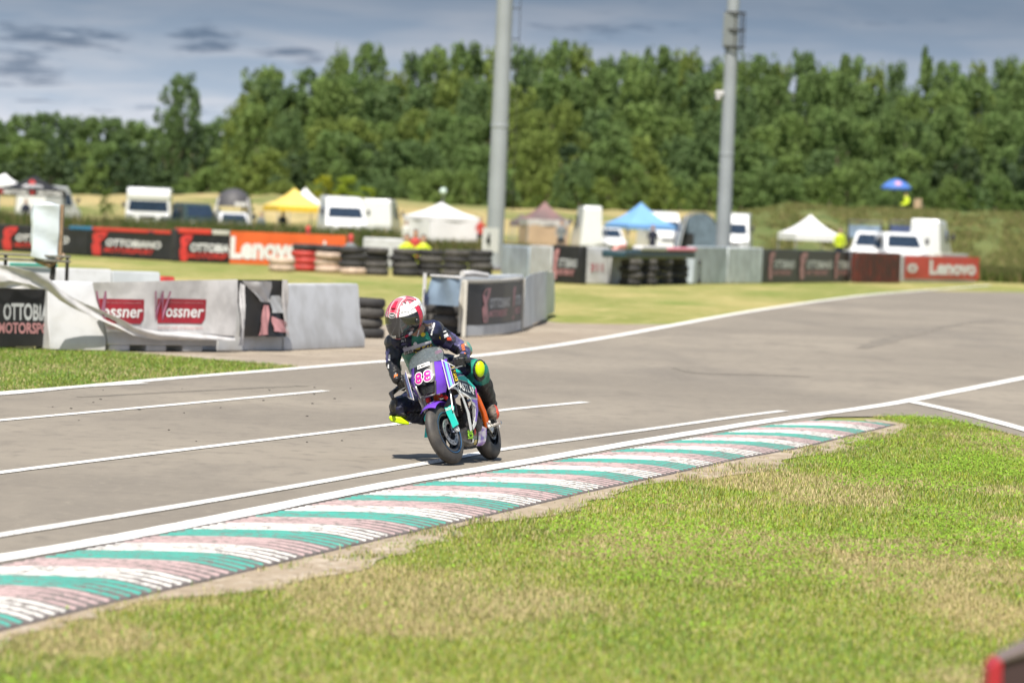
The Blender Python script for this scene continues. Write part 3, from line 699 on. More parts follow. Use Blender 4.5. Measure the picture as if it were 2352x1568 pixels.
mb = MB(); mb.tube([fl(fl.px(70), ay - 0.03, 0.02), fl(fl.px(105), ay - 0.09, 0.05), fl(fl.px(140), ay + 0.04, 0.02)], [0.03, 0.045, 0.03], 8); mb.build('tape_knot', tape, post)
mb = MB(); mb.tube([fl(fl.px(110), 0, 0), fl(fl.px(112), 0.6, 0), fl(fl.px(118), ay + .02, 0)], 0.035, 8); mb.build('post', steel_dark, post)
mb = MB(); mb.tube([fl(fl.px(118), 0.62, 0), fl(fl.px(150), 0.48, -.05), fl(fl.px(150), 0.0, -.1)], 0.018, 6); mb.build('brace', steel_dark, post)
tag(post, 'sign panel wrapped in pale plastic and brown tape on dark post', 'sign')
rail = MB(); xa = fs_.px(-140); xb = fs_.px(156); ry = fs_.at(80, 592)[1]
rail.box((fs_((xa + xb) / 2, ry + .03, -.06)), (xb - xa, 0.05, 0.03)); rail.box((fs_((xa + xb) / 2, ry - .03, -.06)), (xb - xa, 0.05, 0.03))
o = rail.build('steel_rail', mat('weathered_steel', (0.17, 0.165, 0.14), 0.5, var=0.3), bevel=0.006)
mb = MB()
for q in (xa + .2, (xa + xb) / 2, xb - 0.03): mb.tube([fs_(q, 0, -0.11), fs_(q, ry + .04, -0.11)], 0.025, 6)
for sgl in range(3):
    q = (xa + .2, (xa + xb) / 2, xb - 0.03)[sgl]; mb = MB(); mb.tube([fs_(q, 0, -0.11), fs_(q, ry + .045, -0.11)], 0.025, 6); mb.build('rail_post', steel_dark, o)
tag(o, 'double grey steel rail behind the wrapped sign', 'rail')

# ------------------------------------------------------------------ curved barrier in the middle (about 62 m off)
cb0 = [(1058, 774), (1105, 773), (1150, 769), (1192, 760), (1226, 748), (1248, 736), (1266, 722)]
cw = [G(*p) for p in cb0]; cum = [0]
for i in range(1, len(cw)): cum.append(cum[-1] + (cw[i] - cw[i - 1]).length)
def cpos(s, z, d=0.0):
    s = min(max(s, 0), cum[-1] - 1e-6); i = max(k for k in range(len(cum) - 1) if cum[k] <= s); t = (s - cum[i]) / (cum[i + 1] - cum[i]); p = cw[i].lerp(cw[i + 1], t)
    j = i + (1 if t > .5 else 0); tg = (cw[min(j + 1, len(cw) - 1)] - cw[max(j - 1, 0)]).normalized(); n_ = Vector((tg.y, -tg.x, 0)); return p + n_ * d + Vector((0, 0, z))
LC = cum[-1]; sB = cum[3]
curve = empty('curved_barrier', cw[0]); CI = Matrix.Translation(cw[0]).inverted()
def cl(s, z, d=0): return CI @ cpos(s, z, d)
mb = MB(); mb.grid(lambda u, v: cl(u * LC, 0.06 + v * 0.74, 0), 24, 4, 0.05); mb.build('backing_board', cream, curve, smooth=40)
mb = MB(); mb.grid(lambda u, v: cl(u * sB, 0.02 + v * 0.15, 0.03), 14, 2, 0.02); mb.build('foot_board', grey_pl, curve, smooth=40)
mb = MB(); mb.grid(lambda u, v: cl(u * sB, 0.80 + v * 0.035, 0.05), 14, 1, 0.10); mb.build('top_rail', cream, curve, smooth=40)
for s_ in (0.02, sB): mb = MB(); mb.box(cl(s_, 0.41, 0.035), (0.06, 0.05, 0.82)); mb.build('post', cream, curve, bevel=0.006)
tag(curve, 'curved trackside barrier with cream rail and posts right of rider', 'barrier')
bfn = lambda u, v: cpos(0.05 + u * (sB - 0.09), 0.18 + v * 0.59, 0.028 + 0.008 * math.sin(9 * u + 3 * v))
mb = MB(); mb.grid(bfn, 24, 8, 0.004); b2 = mb.build('banner', black_vinyl, smooth=60); tag(b2, 'black banner with pink figures and pale letters on the curved barrier', 'banner')
def g2(x, y): return Vector(bfn(x, y)) + Vector((0, -0.008, 0))
def figure_logo(m, par, g, x, y, w, h):
    """Slanted plume-like emblem: rounded head with an eye hole, waist, foot."""
    out = [(.55, 1.0), (1.0, 1.0), (.92, .86), (.78, .70), (.6, .6), (.55, .5), (.62, .38), (.66, .2), (.62, .0), (.18, .0), (.1, .2), (.06, .42), (.2, .52), (.12, .66), (.1, .82), (.25, .95)]
    c = [(sum(a for a, b in out) / len(out), sum(b for a, b in out) / len(out))]
    mb = MB(); vs = [g(x + a * w, y + b * h) for a, b in out]; mb.add(vs, [tuple(range(len(out)))]); o = mb.build('emblem', m, par, smooth=0)
    mb = MB(); mb.add([Vector(g(x + w * (.6 + .11 * math.cos(q)), y + h * (.78 + .05 * math.sin(q)))) + Vector((0, -0.006, 0)) for q in [k * math.pi / 4 for k in range(8)]], [tuple(range(8))]); mb.build('emblem_eye', black_vinyl, o, smooth=0)
    return o
def moto_print(par, g, x, y, w, h, red, white, fig=True):
    if fig: figure_logo(red, par, g, x, y, w * .24, h)
    lettering('OTTOBIANO', white, par, g, x + w * .22, y + h * .40, w * .74, h * .30, bold=0.03, shear=0.1)
    lettering('MOTORSPORT', red, par, g, x + w * .20, y + h * .14, w * .66, h * .20, bold=0.03, shear=0.1)
moto_print(b2, g2, 0.12, 0.05, 0.52, 0.85, faded_red, dull_white_ink)
figure_logo(faded_red, b2, g2, 0.70, 0.05, 0.10, 0.85); lettering('OTTOB', dull_white_ink, b2, g2, 0.80, 0.40, 0.19, 0.26, bold=0.03, shear=0.1); lettering('MOTO', faded_red, b2, g2, 0.79, 0.18, 0.17, 0.17, bold=0.03, shear=0.1)
sfn = lambda u, v: cpos(sB + 0.03 + u * (LC - sB - 0.03), 0.04 + v * (0.78 + .06 * math.sin(4 * u)), 0.03 + 0.03 * math.sin(14 * u + 2 * v))
mb = MB(); mb.grid(sfn, 20, 8, 0.01); sh = mb.build('plastic_sheet', pale_tarp, smooth=60); tag(sh, 'pale blue plastic sheet wrapped round the end of the curved barrier', 'sheet')
fk = Face((972, 768), (1054, 775))
for j, q in enumerate((994, 1034)):
    tyre_stack(q, 768 + j * 4, [tyre_rub, dusty_rub, tyre_rub], f"{'on the left' if j == 0 else 'on the right'} under the blue tarp", w=0.15, R=0.145 * 1.8, jit=0.01)
x0 = fk.px(980); x1 = fk.px(1056); hb = fk.at(1010, 700)[1]; ht = fk.at(1010, 636)[1]
mb = MB(); mb.grid(lambda u, v: fk(x0 + (x1 - x0) * u, hb + (ht - hb) * v, 0.05 - .1 * v * (1 - u) + .015 * math.sin(8 * u + 3 * v)), 12, 6, 0.02); tp = mb.build('tarp_cover', blue_tarp, smooth=50); tag(tp, 'blue grey tarp pulled over the tyres behind the rider', 'tarp')
mb = MB(); mb.box(fk(x0 - .01, (hb + ht) / 2 - .06, 0.07), (0.05, 0.04, ht - hb + .2)); mb.build('white_edge', white_vinyl, tp, bevel=0.006)
mb = MB(); mb.tube([fk(x0, ht + .01, -.04), fk((x0 + x1) / 2, ht + .012, 0.0), fk(x1, ht + .01, 0.04)], .03, 8, squash=.6); mb.build('white_hem', white_vinyl, tp)
lettering('M', mat('navy_ink', (0.03, 0.045, 0.12), 0.5), tp, lambda x, y: fk(x, y, 0.085), x0 + 0.0, hb - .02, 0.13, 0.24, bold=0.05)
mb = MB(); a_, b_ = G(1062, 700), G(1115, 696); mb.tube([P(1062, 629, 64), P(1085, 628, 64.2), P(1120, 632, 64.6)], [0.05, 0.045, 0.03], 8); o = mb.build('rolled_sheet', white_vinyl); tag(o, 'rolled white sheet lying on top of the curved barrier', 'sheet')
# low wall the roll rests on, closing the back of the curve
fbk = Face((1060, 752), (1215, 738)); o = jersey('barrier_block', fbk, 0, fbk.len, 0.80, grey_pl, 'grey barrier block closing the back of the curved barrier')

# ------------------------------------------------------------------ far wall of banners (about 130 m off)
def far_wall(name, a, b, h, m, label, thick=0.35, cat='barrier'):
    f = Face(a, b); o = slab(name, f, 0, f.len, 0, h, thick, m, bevel=0.03); tag(o, label, cat); return f, o
w1, o1 = far_wall('tyre_wall', (-160, 566), (396, 599), 0.86, tyre_rub, 'long low dark wall behind the black banners at left')
w2, o2 = far_wall('tyre_wall', (398, 600), (790, 614), 0.98, tyre_rub, 'low dark wall behind the orange banner')
def board(f, px0, px1, h0, h1, m, label, wave=0.015, d0=0.02):
    X0, X1 = f.px(px0), f.px(px1); o, fnn = cloth('banner', f, [(X0, h0), (X1, h0), (X1, h1), (X0, h1)], m, d0=d0, wave=wave, nu=24, nv=5)
    tag(o, label, 'banner'); g = lambda x, y: Vector(fnn(min(max(x, 0), 1), min(max(y, 0), 1))) + f.n * 0.02; return o, g
bA, gA = board(w1, -70, 197, 0.03, 0.80, black_vinyl, 'black banner with red emblem, half behind the wrapped sign'); moto_print(bA, gA, 0.26, 0.02, 0.60, 0.98, red_ink, white_ink)
bB, gB = board(w1, 198, 396, 0.03, 0.80, black_vinyl, 'black banner with red emblem and white letters right of wrapped sign'); moto_print(bB, gB, 0.02, 0.02, 0.86, 0.98, red_ink, white_ink)
bC, gC = board(w2, 398, 518, 0.03, 0.84, black_vinyl, 'short black banner with red emblem beside the orange banner'); moto_print(bC, gC, 0.02, 0.02, 1.0, 0.94, red_ink, white_ink) if False else None
figure_logo(red_ink, bC, gC, 0.02, 0.0, 0.26, 1.0); lettering('OTTOBIA', white_ink, bC, gC, 0.24, 0.36, 0.74, 0.32, bold=0.03, shear=0.1); lettering('MOTORSP', red_ink, bC, gC, 0.20, 0.10, 0.76, 0.22, bold=0.03, shear=0.1)
bL, gL = board(w2, 519, 784, 0.0, 1.0, orange_vinyl, 'orange banner with large white lettering on the far wall'); lettering('Lenovo', white_ink, bL, gL, 0.0, 0.14, 0.60, 0.70, bold=0.05)
lettering('L', white_ink, bL, gL, 0.80, 0.22, 0.06, 0.58, bold=0.045)
for (p0, p1, m, lb) in ((150, 200, mat('blue_cover', (0.03, 0.16, 0.30), .5), 'blue cover strip on the far wall top'), (203, 330, red_vinyl, 'red cover strip on the far wall above the letters'), (345, 396, red_vinyl, 'short red cover strip on the far wall top')):
    o = slab('wall_cover', w1, w1.px(p0), w1.px(p1), 0.81, 0.92, 0.38, m, d0=0.03, bevel=0.02); tag(o, lb, 'cover')
o = slab('wall_cover', w2, w2.px(400), w2.px(475), 0.86, 1.02, 0.38, red_vinyl, d0=0.035, bevel=0.02); tag(o, 'red cover strip on the wall beside the orange banner', 'cover')
o = slab('wall_cover', w2, w2.px(478), w2.px(517), 0.86, 1.0, 0.38, cream, d0=0.035, bevel=0.02); tag(o, 'pale cover strip touching the orange banner', 'cover')

K, D, RD, CRM = tyre_rub, dusty_rub, red_rub, cream_rub
for (px, py, ms, wh) in [(648, 624, [CRM, CRM], 'below the orange banner lettering'), (700, 623, [RD, RD, RD, K], 'before the orange banner, mostly red'), (753, 627, [CRM, CRM, CRM, K], 'right of the red tyres'), (808, 631, [CRM, K, K, K], 'in front of the crouching rider'),
                         (862, 632, [D, D, K, D], 'left of the yellow-vested marshals'), (926, 634, [K, D, K, D], 'under the left yellow-vested marshal'), (985, 636, [K, K, D, K], 'under the right yellow-vested marshal'), (1045, 636, [D, K, K, D], 'left of the white number board'), (1100, 635, [K, D, K, K], 'under the white number board')]:
    tyre_stack(px, py, ms, wh, R=0.38, w=0.195, jit=0.05)
# white wall behind the tyre stacks
f5 = Face((832, 613), (925, 617)); o = slab('barrier_block', f5, 0, f5.len, 0, 0.95, 0.4, white_pl, bevel=0.04); tag(o, 'white barrier slab behind the grey tyre stacks left of marshals', 'barrier')

# number board
f4 = Face((1105, 627), (1148, 628)); nb = empty('number_board', f4(f4.px(1127), 0)); NI = Matrix.Translation(nb.location).inverted(); fl = Sub(f4, NI)
a0 = fl.at(1109, 578); a1 = fl.at(1146, 524)
mb = MB(); mb.prism([(a0[0], a0[1]), (a1[0], a0[1]), (a1[0], a1[1]), (a0[0], a1[1])], 0.03, lambda x, y, d: fl(x, y, -d)); mb.build('board', mat('bright_board', (0.8, 0.8, 0.8), .6, var=.03), nb)
lettering('4', black_vinyl, nb, lambda x, y: fl(x, y, 0.012), a0[0] + .14, a0[1] + .17, 0.24, 0.42, bold=0.05)
for dx in (0.12, 0.40): mb = MB(); mb.tube([fl(a0[0] + dx, 0, -.05), fl(a0[0] + dx, a1[1] - .05, -.05)], 0.02, 6); mb.build('post', steel_dark, nb)
tag(nb, 'white board with the number 4 in front of the left mast', 'sign')

# right-hand far barriers (130-165 m off)
def flat(px0, px1, py0, py1, h, m, label, name='trackside_barrier', cat='barrier', thick=0.25):
    f = Face((px0, py0), (px1, py1)); o = slab(name, f, 0, f.len, 0, h, thick, m, bevel=0.03); tag(o, label, cat); return f, o
flat(1150, 1212, 634, 640, 0.95, mat('light_blue_sheet', (0.40, 0.47, 0.55), .45, var=.3, scale=2, bump=.3, bscale=4), 'blue tarp covered barrier right of the left mast')
flat(1214, 1264, 642, 646, 1.0, white_pl, 'white barrier panel behind the curved barrier end')
f6, o6 = flat(1266, 1330, 648, 652, 1.06, black_vinyl, 'black printed barrier panel right of the curved barrier'); moto_print(o6, lambda x, y: f6(x, y, 0.03), 0.1, 0.1, f6.len - .15, 0.85, faded_red, dull_white_ink)
f7, o7 = flat(1332, 1398, 651, 653, 1.05, white_pl, 'white barrier panel with small dark print'); lettering('311', maroon, o7, lambda x, y: f7(x, y, 0.03), 0.34, 0.36, 0.45, 0.22, bold=0.02)
f8, o8 = flat(1400, 1470, 653, 655, 0.98, white_pl, 'pale barrier panel beside the pink rag')
mb = MB(); mb.tube([P(1392, 600, 139.4), P(1408, 582, 139.2), P(1420, 570, 139.5), P(1436, 566, 140)], [0.10, 0.16, 0.14, 0.1], 8, squash=0.6); o = mb.build('pink_rag', mat('pink_cloth', (0.70, 0.33, 0.30), 0.7)); tag(o, 'pink rag hanging over the pale barrier panel', 'cloth')
for j, q in enumerate((1448, 1484, 1520, 1556, 1584)):
    tyre_stack(q, 656 - j * 1.2, [K, D, K, D][:4], ['leftmost under the dark cover', 'second from left under dark cover', 'in the middle under dark cover', 'second from right under dark cover', 'rightmost under the dark cover'][j], R=0.32, w=0.185, jit=0.04)
f9 = Face((1432, 656), (1592, 653)); o = slab('dark_cover', f9, 0, f9.len, 0.78, 0.98, 0.7, mat('dark_teal_cover', (0.02, 0.055, 0.075), .5), d0=0.03, bevel=0.04); tag(o, 'dark teal cover over the row of tyres right of centre', 'cover')
o = slab('white_rag', f9, f9.px(1462), f9.px(1520), 0.985, 1.13, 0.3, white_vinyl, d0=0.06, bevel=0.05); tag(o, 'folded white cloth on the dark teal cover', 'cloth')
o = slab('pink_rag', f9, f9.px(1522), f9.px(1588), 0.985, 1.10, 0.3, mat('rose_cloth', (0.68, 0.25, 0.32), .7), d0=0.06, bevel=0.05); tag(o, 'folded pink cloth on the dark teal cover', 'cloth')
flat(1592, 1668, 652, 651, 1.14, mat('blue_grey_panel', (0.47, 0.53, 0.58), .45, var=.3, scale=1.5, bump=.3, bscale=4), 'blue grey barrier panel below the right mast')
flat(1670, 1750, 651, 650, 1.14, pale_tarp, 'white barrier panel right of the right mast')
f10, o10 = flat(1752, 1950, 650, 648, 1.10, black_vinyl, 'long black printed barrier with pale letters in front of the white tent')
for (p0, p1) in ((1755, 1818), (1826, 1905), (1908, 1990)):
    X0 = f10.px(p0); moto_print(o10, lambda x, y: f10(x, y, 0.03), X0, 0.12, min(f10.px(p1), f10.len) - X0, 0.9, faded_red, white_ink)
o = slab('grey_post', f10, f10.len + 0.02, f10.len + 0.24, 0, 1.12, 0.25, grey_pl, bevel=0.03); tag(o, 'pale grey upright between black barrier and dark red sheet', 'post')
f11, o11 = flat(1968, 2068, 649, 650, 1.08, rust_red, 'dark red corrugated sheet barrier beside the right red banner')
for k in range(9):
    mb = MB(); mb.tube([f11(f11.len * (k + .5) / 9, 0.02, 0.0), f11(f11.len * (k + .5) / 9, 1.07, 0.0)], 0.05, 6); mb.build('corrugation', rust_red, o11)
f12, o12 = flat(2069, 2240, 647, 649, 0.98, white_pl, 'pale block wall carrying the right red banner'); 
bR, gR = board(f12, 2068, 2240, 0.12, 0.99, red_vinyl, 'red banner with white lettering near the right edge'); lettering('Lenovo', white_ink, bR, gR, 0.32, 0.18, 0.63, 0.66, bold=0.05); lettering('o', white_ink, bR, gR, 0.02, 0.26, 0.14, 0.40, bold=0.045)
f13 = Face((2160, 640), (2222, 641)); o = slab('barrier_block', f13, 0, f13.len, 0, 1.05, 0.3, cream, bevel=0.03); tag(o, 'cream block peeping over the right red banner', 'barrier')
# ================================================================ PADDOCK
white_paint = mat('white_car_paint', (0.72, 0.73, 0.74), 0.3, var=0.06, coat=0.4)
glass_dark = mat('dark_glass', (0.02, 0.035, 0.06), 0.08, var=0.3, spec=0.6)
grey_plastic = mat('black_trim', (0.05, 0.05, 0.052), 0.6, var=0.2)
lamp_gl = mat('headlamp_glass', (0.55, 0.57, 0.58), 0.15, metal=0.3)
green_paint = mat('dark_green_car_paint', (0.03, 0.05, 0.045), 0.3, coat=0.4)
chrome = mat('steel_leg', (0.45, 0.46, 0.47), 0.4, metal=0.7)

def vehicle(px, Y, label, kind='van', rot=0.0, m=None, W_=1.95, cat='van', name=None):
    """Front (towards -y) faces the camera when rot is 0."""
    m = m or white_paint; p = P(px, 784, Y); e = empty(name or ('camper' if kind == 'camper' else cat.replace(' ', '_')), (p.x, Y, 0), Matrix.Rotation(rot, 3, 'Z')); hw = W_ / 2
    prof = {'van': [(0.0, .35), (-.02, .75), (.08, 1.16), (.5, 1.38), (1.05, 1.98), (1.45, 2.44), (4.2, 2.5), (4.3, 2.4), (4.3, .4), (4.1, .3)],
            'camper': [(0.0, .32), (-.02, .75), (.1, 1.28), (.16, 1.92), (.08, 2.05), (.12, 2.4), (.4, 2.52), (4.6, 2.54), (4.75, 2.45), (4.75, .4), (4.5, .3)],
            'car': [(0.0, .28), (-.03, .55), (.1, .80), (.95, .98), (1.65, 1.42), (2.1, 1.50), (3.1, 1.48), (3.85, 1.08), (4.1, .85), (4.1, .35), (3.9, .26)],
            'pickup': [(0.0, .35), (-.02, .75), (.1, 1.05), (.8, 1.15), (1.35, 1.75), (1.6, 1.85), (3.0, 1.85), (3.15, 1.15), (5.0, 1.12), (5.05, .45), (4.8, .35)]}[kind]
    tuck = 0.10 if kind in ('van', 'car', 'pickup') else 0.03
    zm = max(b for a, b in prof); mb = MB(); k = len(prof)
    def hwid(z): return hw - tuck * 1.6 * max(0, (z / zm - .45)) / .55
    vs = [(-hwid(z), y, z) for y, z in prof] + [(hwid(z), y, z) for y, z in prof]
    mb.add(vs, [tuple(range(k)), tuple(range(k, 2 * k))[::-1]] + [(i, (i + 1) % k, k + (i + 1) % k, k + i) for i in range(k)])
    mb.build('body', m, e, bevel=0.07, segs=3)
    i0 = {'van': 3, 'camper': 2, 'car': 3, 'pickup': 3}[kind]; (ya, za), (yb, zb) = prof[i0], prof[i0 + 1]
    nv = Vector((0, -(zb - za), (yb - ya))).normalized() * 0.02
    if nv.y > 0: nv = -nv
    mb = MB(); t0, t1 = (.10, .92); A = Vector((0, ya + (yb - ya) * t0, za + (zb - za) * t0)) + nv; B = Vector((0, ya + (yb - ya) * t1, za + (zb - za) * t1)) + nv
    w0, w1 = hwid(A.z) - .12, hwid(B.z) - .16
    mb.add([A + Vector((-w0, 0, 0)), A + Vector((w0, 0, 0)), B + Vector((w1, 0, 0)), B + Vector((-w1, 0, 0))], [(0, 1, 2, 3)]); mb.build('windscreen', glass_dark, e, smooth=0)
    for s in (-1, 1):
        mb = MB(); mb.box((s * (hw - .22), 0.02, prof[2][1] - .16), (.34, .12, .2)); mb.build('headlight', lamp_gl, e, bevel=0.03)
        mb = MB(); mb.box((s * (hw + .12), ya + .25, za + .35), (.16, .1, .28)); mb.build('mirror', grey_plastic, e, bevel=0.03)
        yw = [0.9, prof[-1][0] - .85]
        for q in yw:
            mb = MB(); mb.lathe([(.16, -.1), (.31, -.1), (.34, -.06), (.34, .06), (.31, .1), (.16, .1)], (s * (hw - .12), q, .33), 'X', 16, close=True); wv = mb.build('wheel', tyre_rub, e)
            mb = MB(); mb.lathe([(.02, s * .02), (.17, s * .08), (.19, s * .1)], (s * (hw - .12), q, .33), 'X', 12); mb.build('hubcap', lamp_gl, wv)
        zs = zm * .62; L0 = prof[i0 + 1][0] + .1; x_ = s * (hwid(zs + .1) + .012)
        if kind != 'camper' or True:
            mb = MB(); L1 = {'van': 2.2, 'camper': 3.0, 'car': 3.2, 'pickup': 2.9}[kind]; zb_, zt_ = (zm * .58, zm * .82)
            mb.add([(s * (hwid(zb_) + .015), L0, zb_), (s * (hwid(zb_) + .015), L1, zb_), (s * (hwid(zt_) + .015), L1, zt_), (s * (hwid(zt_) + .015), L0 + .15, zt_)], [(0, 1, 2, 3)]); mb.build('side_window', glass_dark, e, smooth=0)
    mb = MB(); mb.box((0, -0.03, .42), (W_ - .1, .14, .2)); mb.build('bumper', grey_plastic if kind == 'pickup' else m, e, bevel=0.04)
    mb = MB(); mb.box((0, -0.005, prof[2][1] - .24), (.8, .06, .14)); mb.build('grille', grey_plastic, e, bevel=0.02)
    tag(e, label, cat); return e

def gazebo(pxl, pxr, pxp, pyp, pye, Y, roof_m, val_m, label, rot=15, legs=True, vh=0.28, walls=None, name='gazebo', back_m=None):
    """Pop-up tent: peaked roof, valance, four legs; measured by its eaves, peak and hem in the frame."""
    cx = (pxl + pxr) / 2; c = P(cx, 784, Y); half = (P(pxr, pye, Y) - P(pxl, pye, Y)).length / 2
    a = R_(rot); r = half / max(abs(math.cos(a + math.pi / 4)), abs(math.sin(a + math.pi / 4)))
    ze = P(cx, pye, Y).z; zp = P(pxp, pyp, Y).z; e = empty(name, (c.x, Y, 0)); off = P(pxp, 784, Y).x - c.x
    cor = [Vector((r * math.cos(a + math.pi / 4 + k * math.pi / 2), r * math.sin(a + math.pi / 4 + k * math.pi / 2), ze)) for k in range(4)]; pk = Vector((off * .6, 0, zp))
    for k in range(4):
        A, B = cor[k], cor[(k + 1) % 4]; mb = MB()
        def q(u, v, A=A, B=B):
            b_ = A.lerp(B, u) + Vector((0, 0, vh)); p_ = b_.lerp(pk, v); p_.z -= 0.12 * math.sin(math.pi * v) * (zp - ze - vh) * 1.1; return p_
        mb.grid(q, 6, 8, 0.01); mb.build('roof_panel', (back_m if back_m and (A + B).y > 0 else roof_m), e, smooth=40)
        mb = MB(); mb.grid(lambda u, v: A.lerp(B, u) + Vector((0, 0, vh * v)) , 6, 1, 0.01); mb.build('valance', val_m, e, smooth=0)
        if legs: mb = MB(); mb.tube([(A.x * .97, A.y * .97, 0), (A.x * .97, A.y * .97, ze + vh)], 0.03, 6); mb.build('leg', chrome, e)
        if walls and k in walls: mb = MB(); mb.grid(lambda u, v: (A.lerp(B, u) * .985).to_2d().to_3d() + Vector((0, 0, 0.02 + v * (ze - .02))) + (A + B).normalized() * .04 * math.sin(u * 9), 16, 3, 0.01); mb.build('side_wall', walls[k], e, smooth=50)
    tag(e, label, 'tent'); e['corners'] = 0; del e['corners']; return e, cor, c, ze, vh

W_T = mat('white_tent', (0.74, 0.74, 0.76), 0.6, var=0.08, scale=1); BLK_T = mat('black_tent', (0.014, 0.014, 0.016), 0.6, var=0.2, scale=1); YEL = mat('yellow_tent', (0.75, 0.55, 0.13), 0.6, var=0.1, scale=1); YELV = mat('yellow_valance', (0.72, 0.47, 0.03), 0.6)
BLU_T = mat('blue_tent', (0.17, 0.36, 0.66), 0.6, var=0.1, scale=1); NAVY_T = mat('navy_tent', (0.06, 0.085, 0.18), 0.6, var=0.2); GREY_T = mat('grey_tent', (0.24, 0.235, 0.245), 0.6, var=0.15); DRED_T = mat('dusky_red_tent', (0.24, 0.12, 0.115), 0.6, col2=(0.12, 0.09, 0.09), scale=0.8); TAN_T = mat('tan_tent_wall', (0.46, 0.33, 0.22), 0.7, var=0.15, scale=1); GRN_T = mat('lime_tent', (0.32, 0.55, 0.08), 0.6)
SHADE_T = mat('shaded_white_wall', (0.70, 0.69, 0.74), 0.6, var=0.06)  # lilac shade put into the colour of the white tent's right walls and valance

e, cor, c, ze, vh = gazebo(-28, 146, 70, 402, 450, 214, BLK_T, BLK_T, 'black gazebo with white letters and red mark at left edge', rot=8, vh=0.34)
fr = sorted(range(4), key=lambda k: (cor[k] + cor[(k + 1) % 4]).y)[0]; A, B = cor[(fr + 1) % 4], cor[fr]
if A.x > B.x: A, B = B, A
gv = lambda x, y: A.lerp(B, x) + Vector((0, -0.03, vh * y))
for x_ in (0.06, 0.56): lettering('MOTORS', white_ink, e, gv, x_ + .02, 0.2, 0.36, 0.6, bold=0.03)
for x_ in (0.0, 0.46): lettering('O', red_ink, e, gv, x_ + .01, 0.2, 0.06, 0.6, bold=0.05)
gr = lambda x, y: (A.lerp(B, 0.5 + (x - .5) * (1 - y)) + Vector((0, 0, vh))).lerp(Vector((0, 0, ze + vh + (P(70, 402, 214).z - ze - vh))), y) + Vector((0, -0.12, 0.02))
lettering('O', red_ink, e, gr, 0.36, 0.34, 0.3, 0.30, bold=0.08); lettering('MOTO', white_ink, e, gr, 0.3, 0.10, 0.42, 0.2, bold=0.03)
gazebo(-60, 30, 5, 398, 432, 236, W_T, W_T, 'white tent peak behind the black gazebo', rot=0)
vehicle(140, 232, 'white van parked beside the black gazebo, behind the wrapped sign', 'van', rot=R_(160), W_=1.9)
vehicle(328, 214, 'white motorhome facing the camera with wide dark windscreen', 'camper', rot=R_(3), W_=2.25, cat='motorhome')
vehicle(462, 204, 'dark green estate car parked left of the grey dome tent', 'pickup', rot=R_(22), m=green_paint, W_=1.7, cat='car')
vehicle(531, 196, 'small white car below the grey dome tent', 'car', rot=R_(8), W_=1.6, cat='car')
# grey dome awning
pD = P(524, 784, 222); e = empty('dome_tent', (pD.x, 222, 0)); rD = 42 / (FOC / 222); zD = P(524, 432, 222).z
mb = MB(); mb.lathe([(0.02, zD), (rD * .35, zD - .06), (rD * .7, zD - .25), (rD * .92, zD - .55), (rD * 1.02, zD - .95)], n=20); mb.build('canopy', mat('charcoal_tent', (0.07, 0.068, 0.075), .6, var=.15), e, smooth=60)
for s in (-1, 1):
    for y_ in (-1.2, 1.2): mb = MB(); mb.tube([(s * rD * 1.1, y_ * .6, 0), (s * rD * .95, y_ * .5, 1.5), (s * rD * .8, y_ * .4, zD - .5)], 0.05, 6); mb.build('leg', white_vinyl, e)
lettering('AWNING', white_ink, e, lambda x, y: (x, -1.24, y), 0.15, 1.95, 0.65, 0.16, bold=0.02) if False else None
mb = MB(); mb.box((0.45, -1.23, 1.9), (0.62, 0.03, 0.2)); mb.build('white_patch', white_vinyl, e)
tag(e, 'grey dome awning with pale leg between green car and yellow tent', 'tent')
gazebo(590, 740, 660, 431, 486, 232, YEL, YELV, 'yellow pop-up tent with dark gold valance', rot=20)
gazebo(640, 738, 686, 430, 480, 241, W_T, W_T, 'white tent peak just behind the yellow tent', rot=10)
vehicle(785, 208, 'white high-roof van facing the camera right of yellow tent', 'van', rot=R_(9), W_=2.05)
vehicle(874, 236, 'white box van behind tyre stacks, left of white tent', 'van', rot=R_(175), W_=1.8)
e, cor, c, ze, vh = gazebo(914, 1092, 1000, 464, 506, 226, W_T, SHADE_T, 'large white tent with shade-tinted right walls left of the left mast', rot=28, walls={2: SHADE_T, 3: SHADE_T, 1: W_T, 0: W_T}, vh=0.2)
# globe lamp by the white tent
pL = P(1004, 784, 252); e = empty('globe_lamp', (pL.x, 252, 0)); zt = P(1004, 447, 252).z
mb = MB(); mb.tube([(0, 0, 0), (0, 0, zt)], [0.05, 0.035], 8); mb.build('post', chrome, e); mb = MB(); mb.ball((0, 0, zt + .2), 0.22); mb.build('globe', mat('pale_globe', (0.55, 0.68, 0.62), .3), e); tag(e, 'pale globe lamp on a thin post above the white tent', 'lamp')
gazebo(1180, 1296, 1238, 462, 518, 205, DRED_T, mat('pale_valance', (0.5, 0.48, 0.47), .6, var=.4, scale=3), 'dusky red and grey gazebo with tan walls between the masts', rot=12, walls={0: TAN_T, 1: TAN_T, 2: TAN_T, 3: TAN_T}, vh=0.3)
gazebo(1160, 1215, 1186, 490, 520, 222, DRED_T, DRED_T, 'small dusky red tent just right of the left mast', rot=12)
vehicle(1328, 206, 'white van nose between red gazebo and blue tent', 'van', rot=R_(185), W_=1.15)
gazebo(1378, 1540, 1459, 464, 526, 208, BLU_T, BLU_T, 'blue pop-up tent in front of the wood', rot=24, vh=0.22)
vehicle(1400, 214, 'white small car parked beneath the blue tent', 'car', rot=R_(5), W_=1.4, cat='car')
vehicle(1525, 236, 'white van roof behind the blue tent', 'van', rot=R_(10))
